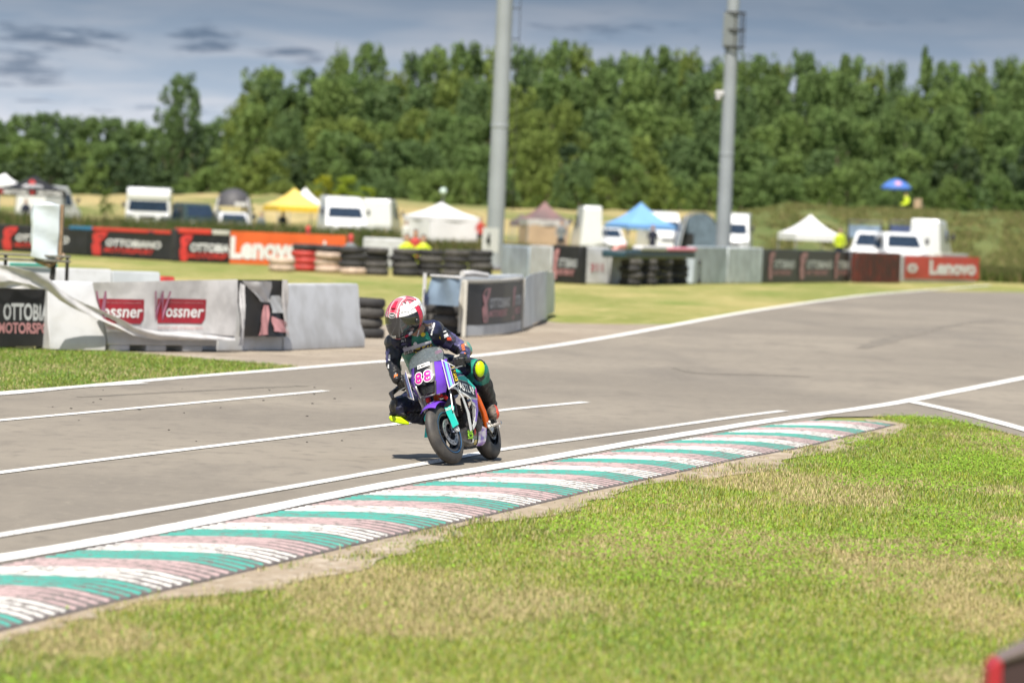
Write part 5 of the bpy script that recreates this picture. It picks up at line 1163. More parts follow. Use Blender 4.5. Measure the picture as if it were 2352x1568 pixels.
# lift so that the leaned round tyres just touch the road
BORG = _r + Vector((0, 0, 0.004))
bike = empty('motorcycle', BORG, BROT); BM = Matrix.Translation(BORG) @ BROT.to_4x4()
tag(bike, 'purple, white and teal racing minibike number 88 leaning into the corner', 'motorcycle')
STEER = R_(-9); HUB = Vector((0.90, 0, 0.222)); HEAD = Vector((0.70, 0, 0.68)); SAX = (HEAD - HUB).normalized()
ST = Matrix.Translation(HUB) @ Matrix.Rotation(STEER, 4, SAX) @ Matrix.Translation(-HUB)
def SB(): m = MB(); m.X = ST; return m

purple = mat('purple_paint', (0.17, 0.055, 0.56), 0.28, var=0.15, scale=12, coat=0.5)
teal_b = mat('teal_bodywork', (0.02, 0.48, 0.40), 0.35, var=0.1, coat=0.3)
white_b = mat('white_bodywork', (0.74, 0.74, 0.73), 0.3, var=0.08, coat=0.4)
black_b = mat('black_bodywork', (0.016, 0.016, 0.018), 0.35, var=0.3, coat=0.3)
carbon = mat('carbon_grey', (0.075, 0.07, 0.068), 0.3, col2=(0.03, 0.03, 0.032), scale=30, coat=0.4)
orange_b = mat('orange_frame', (0.82, 0.13, 0.008), 0.35, var=0.12, coat=0.3)
magenta = mat('magenta_ink', (0.80, 0.012, 0.30), 0.35, var=0.08)
sky_ink = mat('light_blue_ink', (0.24, 0.62, 0.80), 0.35)
yellow_ink = mat('yellow_ink', (0.75, 0.55, 0.03), 0.4)
lime_ink = mat('lime_ink', (0.35, 0.75, 0.04), 0.4)
slick = mat('slick_tyre', (0.068, 0.060, 0.052), 0.62, col2=(0.042, 0.038, 0.036), scale=14, bump=0.06, bscale=120)
rim_m = mat('black_rim', (0.012, 0.014, 0.018), 0.3, var=0.2)
alu = mat('aluminium', (0.62, 0.61, 0.58), 0.35, metal=0.85, var=0.15, scale=20)
disc_m = mat('disc_steel', (0.42, 0.41, 0.40), 0.35, metal=0.7, var=0.3, scale=40)
engine_m = mat('engine_casting', (0.05, 0.048, 0.047), 0.5, metal=0.4, var=0.4, scale=20, bump=0.3)
fork_m = mat('fork_tube', (0.035, 0.045, 0.07), 0.2, metal=0.6, var=0.2)
chain_m = mat('chain', (0.10, 0.085, 0.06), 0.5, metal=0.6, var=0.4, scale=60)
red_part = mat('red_anodised', (0.6, 0.02, 0.02), 0.3, metal=0.3)
blue_part = mat('blue_rim_lip', (0.05, 0.16, 0.33), 0.3, metal=0.3)

def wheel(parent, c, R, hw, steer, front):
    mk = SB if steer else MB
    mb = mk(); prof = []
    Rc = R - 0.070
    for i in range(17):
        a = R_(-112 + 224 * i / 16); prof.append((Rc + 0.070 * math.cos(a), hw * math.sin(a)))
    w = mk(); w.lathe([(0.118, -0.034), (0.140, -0.042), (0.147, -0.043), (0.147, -0.036), (0.128, -0.026), (0.128, 0.026), (0.147, 0.036), (0.147, 0.043), (0.140, 0.042), (0.118, 0.034)], c, 'Y', 40, close=True)
    w.lathe([(0.012, -0.04), (0.034, -0.036), (0.034, 0.036), (0.012, 0.04)], c, 'Y', 16)
    for k in range(5):
        a = 2 * math.pi * k / 5 + 0.3
        for da in (-0.16, 0.16):
            p0 = Vector((math.cos(a) * 0.028, 0, math.sin(a) * 0.028)); p1 = Vector((math.cos(a + da) * 0.125, 0, math.sin(a + da) * 0.125)); w.tube([Vector(c) + p0, Vector(c) + p1], [0.011, 0.008], 6, squash=1.4)
    wo = w.build('wheel', rim_m, parent, smooth=40); wo['kind'] = 'stuff'; del wo['kind']
    mb.lathe(prof, c, 'Y', 64); mb.build('tyre', slick, wo, smooth=60)
    for s in (-1, 1):
        q = mk(); q.lathe([(0.1475, s * 0.0435), (0.1515, s * 0.0445), (0.1515, s * 0.0465), (0.1475, s * 0.0455)], c, 'Y', 40, close=True); q.build('rim_stripe', blue_part, wo)
    q = mk(); q.lathe([(0.060, 0.050), (0.098 if front else 0.085, 0.050), (0.098 if front else 0.085, 0.054), (0.060, 0.054)], c, 'Y', 40, close=True)
    dd = q.build('brake_disc', disc_m, wo)
    for k in range(14):
        a = 2 * math.pi * k / 14; q = mk(); cc = Vector(c) + Vector((math.cos(a) * 0.079, 0.0545, math.sin(a) * 0.079)); q.lathe([(0.0005, 0.0), (0.006, 0.0005)], cc, 'Y', 8); q.build('disc_hole', black_b, dd)
    return wo
fwheel = wheel(bike, HUB, 0.222, 0.042, True, True)
rwheel = wheel(bike, Vector((0, 0, 0.222)), 0.222, 0.055, False, False)
lettering('PMT', yellow_ink, fwheel, lambda x, y: ST @ (HUB + Vector((x * math.cos(-1.25) - y * math.sin(-1.25), 0.0505 - .0, x * math.sin(-1.25) + y * math.cos(-1.25)))), 0.163, -0.02, 0.022, 0.018, bold=0.04) if False else None
# fork, guards, fender, brakes
for s in (-1, 1):
    b0 = HUB + Vector((0, s * 0.078, 0)); t0 = b0 + SAX * 0.30; t1 = b0 + SAX * 0.56
    mb = SB(); mb.tube([b0 - SAX * .02, b0 + SAX * .20], [.021, .019], 12); mb.tube([b0 + SAX * .18, t1], [.0245, .026], 12); mb.build('fork_leg', fork_m, bike)
    mb = SB(); o2 = [(0.018, 0.205), (0.040, 0.165), (0.032, 0.118), (0.055, 0.02), (0.012, 0.005), (-0.002, 0.075), (-0.018, 0.13), (-0.028, 0.185), (-0.005, 0.212)]
    ax = SAX; ou = Vector((0, s, 0)); fw = ax.cross(Vector((0, 1, 0))) * -1
    if fw.x < 0: fw = -fw
    def gp(a, b, d): return b0 + ax * (b - 0.005) + ou * (0.004 + a * 1.15) + fw * (0.034 + d - 0.30 * abs(a) * .2)
    mb.prism([(a, b) for a, b in o2], 0.006, gp); gd = mb.build('fork_guard', teal_b, bike, bevel=0.002)
    lettering('FASTLAP', white_b, gd, lambda x, y: ST @ Vector(gp(x, y, 0.0085)), -0.02 if s > 0 else -0.012, 0.150, 0.052, 0.022, bold=0.03) if s > 0 else None
    mb = SB(); mb.prism([(-0.03, 0.19), (-0.005, 0.216), (0.018, 0.209), (0.026, 0.19), (-0.005, 0.178)], 0.003, lambda a, b, d: gp(a, b, d + .007)); mb.build('guard_tip', black_b, gd)
mb = SB()
def fend(u, v):
    a = R_(56 + 88 * u); y = (v - .5) * 2; r = 0.241 - 0.022 * abs(y) ** 2.2; return HUB + Vector((r * math.cos(a), y * 0.060, r * math.sin(a)))
mb.grid(fend, 20, 10, 0.004); fd_ = mb.build('front_fender', purple, bike, smooth=60)
lettering('ITALIA', white_b, fd_, lambda x, y: ST @ (Vector(fend(0.28 - y * .12, 1 - x)) * 1.0 + (Vector(fend(0.28, .5)) - HUB).normalized() * .004), 0.30, 0.0, 0.42, 1.0, bold=0.03)
mb = SB(); mb.box(HUB + Vector((-0.065, 0.065, 0.075)), (0.06, 0.045, 0.08), Matrix.Rotation(.5, 3, 'Y')); cal = mb.build('brake_caliper', engine_m, bike, bevel=0.006)
mb = SB(); mb.tube([HUB + Vector((0.0, 0.086, 0.0)), HUB + Vector((0, 0.118, 0))], [0.016, 0.02], 10); mb.build('axle_knob', white_b, bike, bevel=0.003)
mb = SB(); mb.tube([HUB + Vector((0.0, -0.086, 0.0)), HUB + Vector((0, -0.118, 0))], [0.016, 0.02], 10); mb.build('axle_knob', white_b, bike, bevel=0.003)
mb = SB(); hs = [HUB + Vector((-.05, .10, .06)), HUB + Vector((0.0, .125, .14)), HUB + Vector((-.04, .13, .25)), HUB + Vector((-.11, .10, .32))]; mb.tube(hs, .005, 6); mb.build('brake_hose', alu, bike)
mb = SB(); mb.box(HEAD + Vector((0.01, 0, -.07)), (.07, .20, .035), Matrix.Rotation(-.4, 3, 'Y')); mb.build('lower_yoke', engine_m, bike, bevel=.006)
mb = SB(); mb.box(HEAD + Vector((-.01, 0, .06)), (.07, .20, .03), Matrix.Rotation(-.4, 3, 'Y')); mb.build('upper_yoke', alu, bike, bevel=.006)
for k, (y_, z_) in enumerate(((-.06, .49), (.03, .50), (.06, .47))):
    mb = MB(); mb.box((0.86 - .02 * k, y_, z_), (.03, .032, .04), Matrix.Rotation(.3 * k, 3, 'X')); mb.build('red_bracket', red_part, bike, bevel=.008)
mb = MB(); mb.tube([(.90, .045, .515), (.93, .05, .512)], [.02, .014], 10); mb.build('horn', alu, bike)
# handlebars
for s in (-1, 1):
    q0 = Vector((0.735, s * 0.05, 0.715)); q1 = Vector((0.745, s * 0.15, 0.69)); q2 = Vector((0.725, s * (0.275 if s > 0 else 0.31), 0.665))
    mb = SB(); mb.tube([q0, q1, q2], 0.011, 8); hb_ = mb.build('handlebar', engine_m, bike)
    mb = SB(); mb.tube([q1.lerp(q2, .2), q2], 0.0165, 10); mb.build('grip', black_b, hb_)
    mb = SB(); mb.tube([q2, q2 + (q2 - q1).normalized() * .02], [.018, .018], 10); mb.build('bar_end', black_b, hb_)
    mb = SB(); l0 = q1 + Vector((.02, s * -.03, -.02)); mb.tube([l0, l0 + Vector((.05, s * .02, -.022)), l0 + Vector((.065, s * .08, -.030)), l0 + Vector((.058, s * .15, -.036))], [.008, .008, .007, .006], 8, squash=.6); mb.build('lever', alu, hb_)
    mb = SB(); mb.box(q1 + Vector((.025, -s * .01, .0)), (.03, .035, .03)); mb.build('lever_perch', engine_m, hb_, bevel=.005)
# right hand lever guard hook seen below the hand
mb = SB(); mb.tube([(0.72, -.335, .66), (0.775, -.36, .64), (0.80, -.345, .60)], [.016, .019, .012], 8); mb.build('lever_guard', black_b, bike)
mb = SB(); mb.lathe([(.0, -.03), (.022, -.03), (.024, .01), (.022, .012), (.0, .012)], (0.72, .075, .775), 'Z', 16); cup = mb.build('fluid_reservoir', black_b, bike)
mb = SB(); mb.lathe([(.025, .010), (.027, .012), (.027, .030), (.022, .034), (.0, .034)], (0.72, .075, .775), 'Z', 16); mb.build('reservoir_cap', magenta, cup)

# front cowl
def nose(u, v):
    z = 0.505 + 0.230 * v; xc = np.interp(v, [0, .3, .6, 1], [1.000, .990, .962, .905]); hwid = np.interp(v, [0, .25, .55, 1], [.100, .124, .146, .140])
    return Vector((xc - 0.095 * abs(u) ** 2.4, u * hwid - .014, z))
ncl = 0.56
mb = MB(); mb.grid(lambda a, b: nose((a * 2 - 1) * ncl, .40 + .60 * b), 16, 12, 0.004); mask = mb.build('number_plate', black_b, bike, smooth=50)
for s in (-1, 1):
    mb = MB()
    def sidef(a, b):
        u = s * (ncl + 0.01 + (1.0 - ncl) * a); q = nose(u, b); q.x -= 0.03 * a; return q
    mb.grid(sidef if s > 0 else (lambda a, b: sidef(1 - a, b)), 6, 14, 0.004); cw_ = mb.build('cowl_side', purple, bike, smooth=50)
mb = MB(); mb.grid(lambda a, b: nose((a * 2 - 1) * ncl * .98, .08 + .30 * b) - Vector((.030, 0, 0)), 10, 4, 0.01); grille = mb.build('air_intake', black_b, bike)
for k in range(7):
    mb = MB(); v_ = .10 + .26 * k / 6; mb.tube([nose(-ncl * .95, v_) - Vector((.024, 0, 0)), nose(0, v_) - Vector((.024, 0, 0)), nose(ncl * .95, v_) - Vector((.024, 0, 0))], .0022, 5); mb.build('slat', engine_m, grille)
mb = MB(); rim = [nose(-ncl, .40)] + [nose(-ncl, v) for v in (.3, .15, .03)] + [nose(u, .0) + Vector((.006, 0, 0)) for u in (-.5, -.25, 0, .25, .5)] + [nose(ncl, v) for v in (.03, .15, .3, .40)]
mb.tube(rim, .008, 6); mb.build('intake_frame', carbon, bike)
def onnose(x, y): q = nose(x, y); return q + Vector((.0065, 0, .001))
def onnose2(x, y): return onnose(x, y) + Vector((.002, 0, 0))
for k, x_ in enumerate((-.47, .02)):
    lettering('8', white_b, mask, onnose, x_ - .04, .42, .47, .40, bold=0.075); lettering('8', magenta, mask, onnose2, x_, .455, .39, .33, bold=0.02)
mb = MB(); mb.grid(lambda a, b: onnose(-.30 + .68 * a, .90 + .12 * b + .02 * a), 6, 2); nm = mb.build('name_strip', white_b, mask, smooth=0)
lettering('DE MARTO', black_b, nm, lambda x, y: onnose2(x, y + .02 * (x + .3) / .68), -.26, .925, .60, .07, bold=0.01)
# screen
mb = MB()
def scr(u, v):
    hwid = 0.134 * math.sqrt(max(0.02, 1 - (max(0, v - .25) / .78) ** 2.4)); uu = u * 2 - 1; return Vector((0.905 - 0.095 * v - .03 * v * v - 0.075 * abs(uu) ** 2, uu * hwid - .014, 0.735 + 0.118 * v))
mb.grid(scr, 16, 14, 0.003)
scr_m = bpy.data.materials.new('smoked_screen'); scr_m.use_nodes = True; t_ = scr_m.node_tree; b_ = t_.nodes['Principled BSDF']
b_.inputs['Base Color'].default_value = (0.42, 0.46, 0.48, 1); b_.inputs['Roughness'].default_value = 0.05
tr = t_.nodes.new('ShaderNodeBsdfTransparent'); tr.inputs[0].default_value = (0.72, 0.76, 0.78, 1); mx = t_.nodes.new('ShaderNodeMixShader')
nz_ = t_.nodes.new('ShaderNodeTexNoise'); nz_.inputs['Scale'].default_value = 14; mr = t_.nodes.new('ShaderNodeMapRange'); mr.inputs[3].default_value = .70; mr.inputs[4].default_value = .95
t_.links.new(nz_.outputs['Fac'], mr.inputs[0]); t_.links.new(mr.outputs[0], mx.inputs[0])
t_.links.new(b_.outputs[0], mx.inputs[1]); t_.links.new(tr.outputs[0], mx.inputs[2]); t_.links.new(mx.outputs[0], t_.nodes['Material Output'].inputs[0])
ws = mb.build('windscreen', scr_m, bike, smooth=60)
mb = MB(); mb.tube([scr(0, v / 12) for v in range(13)] + [scr(u / 12, 1) for u in range(1, 12)] + [scr(1, 1 - v / 12) for v in range(13)], .003, 5); mb.build('screen_trim', black_b, ws)
# dash behind the screen
mb = MB(); mb.box((.82, 0, .745), (.05, .12, .05), Matrix.Rotation(.6, 3, 'Y')); mb.build('dashboard', engine_m, bike, bevel=.006)

YS_X = [.50, .60, .66, .76, .80, .86, .90, 1.0]; YS_Y = [.182, .178, .170, .155, .146, .122, .112, .10]
def yside(x, z): return float(np.interp(x, YS_X, YS_Y)) - max(0, .44 - z) * .26
def skin_panel(name, outline, m, parent, s, off, thick=.004, surf=yside, cut=.02):
    """A plate cut from the bike's side surface: outline in (x, z), split in strips so that it follows the curve."""
    def clip(poly, k, keep_hi):
        out = []
        for a, b in zip(poly, poly[1:] + poly[:1]):
            ia, ib = (a[0] >= k) == keep_hi, (b[0] >= k) == keep_hi
            if ia: out.append(a)
            if ia != ib: t = (k - a[0]) / (b[0] - a[0]); out.append((k, a[1] + (b[1] - a[1]) * t))
        return out
    x0 = min(p[0] for p in outline); x1 = max(p[0] for p in outline); n = max(1, int((x1 - x0) / cut)); mb = MB()
    for q in range(n):
        a = x0 + (x1 - x0) * q / n; b = x0 + (x1 - x0) * (q + 1) / n; pl = list(outline)
        if q > 0: pl = clip(pl, a, True)
        if q < n - 1: pl = clip(pl, b, False)
        if len(pl) < 3: continue
        k = len(pl); mb.add([(x, s * (surf(x, z) + off + thick), z) for x, z in pl] + [(x, s * (surf(x, z) + off), z) for x, z in pl], [tuple(range(k)), tuple(range(k, 2 * k))[::-1]] + [(i, (i + 1) % k, k + (i + 1) % k, k + i) for i in range(k)])
    return mb.build(name, m, parent, smooth=30)
def ycheek(x, z): return float(np.interp(x, [.82, .90], [.196, .132])) - .02 * (z - .6)
for s in (-1, 1):
    dy = -.014 if s > 0 else .014
    yc = lambda x, z: ycheek(x, z) + dy
    ck = skin_panel('cheek_panel', [(.900, .515), (.826, .545), (.818, .665), (.890, .735)], white_b, bike, s, 0, surf=yc)
    for nm, o_, m in (('purple_stripe', [(.897, .53), (.888, .532), (.880, .715), (.889, .722)], purple), ('blue_stripe', [(.887, .535), (.872, .542), (.866, .705), (.879, .715)], sky_ink), ('purple_stripe', [(.868, .545), (.860, .548), (.856, .692), (.863, .70)], purple), ('black_field', [(.855, .543), (.829, .552), (.822, .660), (.851, .686)], black_b)):
        skin_panel(nm, o_, m, ck, s, .005, .002, yc)
    if s > 0: lettering('DS11', yellow_ink, ck, lambda x, y: Vector((.832 + .018 * y, yc(.832 + .018 * y, .6) + .011, .562 + .10 * x)), 0, 0, 1, 1, bold=0.03)
    fr_ = skin_panel('side_fairing', [(.872, .545), (.800, .600), (.655, .600), (.500, .500), (.512, .415), (.640, .425), (.760, .475)], white_b, bike, s, 0)
    skin_panel('black_field', [(.845, .545), (.790, .578), (.640, .545), (.535, .475), (.540, .428), (.640, .442), (.750, .488)], black_b, fr_, s, .005, .002)
    skin_panel('teal_field', [(.795, .594), (.655, .594), (.520, .507), (.530, .482), (.638, .552), (.788, .583)], teal_b, fr_, s, .005, .002)
    skin_panel('berry_tail', [(.530, .500), (.503, .490), (.515, .420), (.533, .428)], mat('berry_fade', (.45, .05, .30), .4), fr_, s, .005, .002)
    def fl_(x, y, s=s):
        X = .800 - .235 * x; zb_ = .508 - .065 * x; z_ = zb_ + y * .060; return Vector((X, s * (yside(X, z_) + .0105), z_))
    lettering('FASTLAP', white_b, fr_, fl_ if s > 0 else (lambda x, y: fl_(1 - x, y, -1)), 0, 0, 1, 1, bold=0.03)
    la = skin_panel('fairing_arm', [(.64, .428), (.512, .415), (.500, .335), (.545, .250), (.600, .212), (.612, .240), (.560, .300), (.545, .365), (.600, .385)], white_b, bike, s, -.002)
    skin_panel('purple_inlay', [(.625, .420), (.52, .410), (.509, .338), (.55, .262), (.566, .270), (.530, .345), (.545, .388), (.60, .402)], purple, la, s, .003, .002)
    skin_panel('white_strut', [(.80, .505), (.77, .485), (.655, .330), (.620, .215), (.648, .205), (.690, .33)], white_b, bike, s, -.004)
# belly pan: keel-shaped trough
def belly(u, v):
    x = .690 - .36 * u; a = (v - .5) * 2; hw_ = np.interp(u, [0, .3, 1], [.055, .105, .120]); zb_ = np.interp(u, [0, .25, 1], [.150, .105, .100]); zt_ = np.interp(u, [0, .3, .7, 1], [.235, .250, .245, .215])
    k = abs(a); return Vector((x - .03 * (1 - k), math.copysign(hw_ * (k ** .6), a) if k > 0 else 0, zb_ + (zt_ - zb_) * k ** 2.2))
mb = MB(); mb.grid(belly, 16, 16, .004); bl = mb.build('belly_pan', carbon, bike, smooth=60)
mb = MB(); mb.grid(lambda u, v: belly(.62 + .40 * u, .60 + .40 * v) + Vector((0, .005, -.002)), 8, 6); mb.build('purple_tail', mat('marbled_purple', (.22, .10, .50), .3, col2=(.62, .56, .66), scale=18, coat=.4, lo=.45, hi=.55), bl, smooth=60)
mb = MB(); mb.grid(lambda u, v: belly(.62 + .40 * u, .40 * v) + Vector((0, -.005, -.002)), 8, 6); mb.build('purple_tail', MATS['marbled_purple'], bl, smooth=60)
ob = lambda x, y: belly(x, y) + Vector((.002, .007, 0))
lettering('Kit', lime_ink, bl, lambda x, y: ob(.16 + .16 * y, .80 + .15 * x), 0, 0, 1, 1, bold=.06); lettering('M', red_part, bl, lambda x, y: ob(.40 + .08 * x, .86 + .10 * y), 0, 0, 1, 1, bold=.03)
lettering('DS', yellow_ink, bl, lambda x, y: ob(.44 + .12 * x, .66 + .12 * y), 0, 0, 1, 1, bold=.03); mb = MB(); mb.add([ob(.30, .72), ob(.38, .72), ob(.38, .80), ob(.30, .80)], [(0, 1, 2, 3)]); mb.build('white_sticker', white_b, bl, smooth=0)
# engine, radiator, frame, tank, seat, tail
mb = MB(); mb.box((.50, 0, .27), (.22, .19, .16)); eng = mb.build('engine', engine_m, bike, bevel=.02)
for k in range(7): mb = MB(); mb.box((.60 + .004 * k, 0, .30 + .018 * k), (.11, .14, .007), Matrix.Rotation(-.25, 3, 'Y')); mb.build('cooling_fin', engine_m, eng, bevel=.002)
mb = MB(); mb.lathe([(.0, 0), (.06, 0), (.068, .015), (.06, .03), (0, .032)], (.46, .095, .26), 'Y', 20); mb.build('clutch_cover', engine_m, eng, bevel=.003)
mb = MB(); mb.box((.735, 0, .40), (.03, .17, .15), Matrix.Rotation(-.25, 3, 'Y')); mb.build('radiator', black_b, bike, bevel=.004)
for s in (-1, 1):
    mb = MB(); mb.tube([(.70, s * .05, .64), (.60, s * .10, .575), (.47, s * .135, .50), (.40, s * .142, .43), (.345, s * .140, .33), (.315, s * .130, .27), (.30, s * .115, .22)], [.022, .024, .025, .025, .024, .026, .018], 10, squash=.75); mb.build('frame_rail', orange_b, bike, smooth=50)
    mb = MB(); mb.tube([(.33, s * .085, .255), (.15, s * .082, .235), (0, s * .082, .222)], [.028, .022, .02], 8, squash=.8); mb.build('swingarm', engine_m, bike)
    mb = MB(); mb.lathe([(.0, 0), (.014, 0), (.016, s * .02), (0, s * .022)], (0, s * .098, .222), 'Y', 12); mb.build('axle_nut', white_b, bike)
    mb = MB(); mb.prism([(.31, .30), (.335, .22), (.27, .17), (.215, .20), (.225, .235), (.28, .24)], .008, lambda x, y, d: (x, s * (.135 + d), y)); pg = mb.build('peg_plate', alu, bike, bevel=.002)
    mb = MB(); mb.tube([(.235, s * .14, .222), (.23, s * .195, .226)], [.012, .012], 8); mb.build('footpeg', alu, pg)
    mb = MB(); mb.tube([(.23, s * .195, .226), (.23, s * .212, .227)], [.015, .015], 8); mb.build('peg_end', alu, pg)
    mb = MB(); mb.tube([(.30, s * .155, .215), (.335, s * .165, .235), (.36, s * .17, .25)], [.006, .006, .008], 6); mb.build('foot_lever', alu, pg)
mb = MB(); 
for y_ in (.060,):
    for z_, w_2 in ((.262, .36), (.195, .36)): mb.box((.17, y_, z_), (w_2, .012, .012))
mb.lathe([(.060, -.004), (.070, -.004), (.070, .004), (.060, .004)], (0, .060, .222), 'Y', 24, close=True); ch = mb.build('chain', chain_m, bike); 
def tank(u, v):
    a = 2 * math.pi * v; x = .69 - .33 * u; k = math.sin(math.pi * (0.10 + .84 * u)) ** .5; return Vector((x, .115 * k * math.cos(a), .585 + .02 * math.sin(math.pi * u) + (.085 if math.sin(a) > 0 else .07) * k * math.sin(a)))
mb = MB(); mb.grid(tank, 16, 24); tk = mb.build('fuel_tank', purple, bike, smooth=70)
mb = MB(); mb.grid(lambda u, v: tank(.1 + .75 * u, .03 + .14 * v) * 1.0 + Vector((0, .006, .004)), 8, 5); mb.build('teal_flash', teal_b, tk, smooth=60)
mb = MB(); mb.grid(lambda u, v: tank(.12 + .7 * u, -.05 + .05 * v) + Vector((0, .006, 0)), 8, 2); mb.build('white_flash', white_b, tk, smooth=60)
mb = MB(); mb.prism([(.38, .585), (.20, .565), (.02, .625), (-.16, .70), (-.20, .715), (-.14, .66), (.10, .535), (.36, .50)], .17, lambda x, y, d: (x, -.085 + d, y)); st_ = mb.build('seat', black_b, bike, bevel=.02)
for s in (-1, 1): mb = MB(); mb.prism([(.36, .56), (.20, .535), (.02, .59), (-.17, .68), (-.12, .625), (.12, .50), (.30, .46), (.37, .48)], .006, lambda x, y, d: (x, s * (.088 + d), y)); mb.build('tail_panel', purple, bike, bevel=.002)
mb = MB(); mb.tube([(.42, -.08, .20), (.30, -.12, .17), (.12, -.13, .20), (-.08, -.135, .29)], [.018, .02, .035, .038], 12); mb.build('exhaust', alu, bike)
mb = MB(); mb.tube([(.33, 0, .28), (.27, 0, .47)], .026, 10); sk = mb.build('shock', engine_m, bike)
for k in range(6): mb = MB(); mb.lathe([(.026, -.004), (.034, 0), (.026, .004)], (.322 - .01 * k, 0, .30 + .026 * k), 'Z', 12); mb.build('spring_coil', red_part, sk)
mb = MB(); mb.grid(lambda u, v: Vector((.245 * math.cos(R_(65 + 75 * u)), (v - .5) * .12, .222 + .245 * math.sin(R_(65 + 75 * u)))), 8, 4, .003); mb.build('rear_hugger', black_b, bike, smooth=50)
# ================================================================ RIDER
def Z(x, y, Y): return P(857.5 + x * .2812, 649.25 + y * .2812, Y)
def B_(x, y, z): return BM @ Vector((x, y, z))
suit_blk = mat('black_leather', (0.020, 0.020, 0.023), 0.36, var=0.5, scale=18, bump=0.7, bscale=22)
suit_navy = mat('navy_leather', (0.018, 0.020, 0.055), 0.36, col2=(0.007, 0.008, 0.018), scale=16, bump=0.7, bscale=22)
suit_purple = mat('violet_leather', (0.12, 0.11, 0.24), 0.42, col2=(0.025, 0.024, 0.05), scale=30, bump=0.25, bscale=40)
suit_teal = mat('teal_leather', (0.02, 0.25, 0.18), 0.4, var=0.45, scale=14, bump=0.6, bscale=22)
boot_m = mat('boot_leather', (0.030, 0.026, 0.024), 0.5, var=0.4, scale=25, bump=0.4, bscale=50)
boot_b = mat('worn_boot_leather', (0.16, 0.13, 0.105), 0.55, col2=(0.06, 0.045, 0.04), scale=30, bump=0.4, bscale=50)
boot_r = mat('red_boot_panel', (0.62, 0.07, 0.03), 0.45, var=0.2)
slider = mat('lime_slider', (0.56, 0.80, 0.0), 0.4, var=0.06)
pad_m = mat('grey_armour', (0.085, 0.08, 0.072), 0.35, metal=0.2, var=0.3, scale=20)
pelv = B_(.20, -.03, .655); hipL = B_(.22, .085, .645); hipR = B_(.22, -.13, .625)
waist = Z(430, 690, 30.82); chest = Z(375, 545, 30.64); upch = Z(360, 455, 30.56)
shL = Z(505, 412, 30.60); shR = Z(172, 500, 30.52); neck = Z(375, 395, 30.50)
elL = Z(735, 548, 30.66); wrL = Z(742, 612, 30.40); elR = Z(160, 655, 30.46); wrR = Z(188, 785, 30.30)
knL = Z(862, 715, 30.60); anL = Z(950, 985, 30.80); toeL = Z(988, 1075, 30.62); heelL = Z(955, 1062, 30.90)
knR = Z(222, 1018, 30.45); anR = Z(430, 1102, 30.82); toeR = Z(455, 1120, 30.74)
SEG = [(pelv, waist, .135, .125, 'navy'), (hipL, hipR, .10, .10, 'navy'), (waist, chest, .125, .135, 'teal'), (chest, upch, .135, .125, 'teal'), (shL.lerp(neck, .25), shR.lerp(neck, .25), .095, .095, 'navy'), (upch, neck, .10, .062, 'black'), (neck, Z(300, 340, 30.42), .060, .058, 'skin'),
       (shL.lerp(neck, .12), shL.lerp(elL, .25), .078, .072, 'black'), (shL.lerp(elL, .25), elL, .068, .054, 'armL'), (elL, wrL, .054, .040, 'armL2'), (shR.lerp(neck, .1), shR.lerp(elR, .2), .072, .068, 'black'), (shR.lerp(elR, .2), elR, .064, .052, 'armR'), (elR, wrR, .052, .038, 'black'),
       (hipL, knL, .100, .072, 'tealleg'), (knL, knL.lerp(anL, .35), .069, .060, 'tealleg'), (knL.lerp(anL, .35), anL, .066, .056, 'boot'), (anL, heelL, .052, .046, 'bootb'), (anL.lerp(heelL, .5), toeL, .050, .040, 'bootb'),
       (hipR, knR, .102, .078, 'navy'), (knR, knR.lerp(anR, .6), .084, .074, 'navy'), (knR.lerp(anR, .6), anR, .070, .056, 'boot'), (anR, toeR, .042, .034, 'boot')]
MI = [suit_navy, suit_teal, suit_blk, suit_purple, boot_m, boot_b, boot_r, skin_m]
A0 = np.array([s[0] for s in SEG]); A1 = np.array([s[1] for s in SEG]); RA = np.array([(s[2], s[3]) for s in SEG])
def body_assign(c):
    p = np.array(c); d = A1 - A0; t = np.clip(((p - A0) * d).sum(1) / (d * d).sum(1), 0, 1); dist = np.linalg.norm(A0 + d * t[:, None] - p, axis=1) - (RA[:, 0] + (RA[:, 1] - RA[:, 0]) * t)
    i = int(dist.argmin()); k = SEG[i][4]; tt = t[i]; q = p - (A0[i] + d[i] * tt)
    if k == 'navy': return 0
    if k == 'teal':
        zx = (1176 + FOC * p[0] / p[1] - 857.5) / .2812
        return 1 if p[2] < 0.925 else 0
    if k == 'black': return 2
    if k == 'skin': return 7
    if k == 'armL': return 2 if q[2] < -0.006 else 3
    if k == 'armL2': return 3 if q[0] > 0.012 or q[2] > .03 else 2
    if k == 'armR': return 3 if q[0] < -0.028 else 2
    if k == 'tealleg': return 1 if (q[0] > -0.055) else 2
    if k == 'boot': return 4
    if k == 'bootb': return 6 if (q[0] > 0.016 and tt > .35) else 5
    return 0
person = fused('person', SEG, MI, body_assign, 0.010, smooth_it=4, crease=0.006)
tag(person, 'motorcycle racer in navy and teal leathers hanging off the purple minibike', 'person')

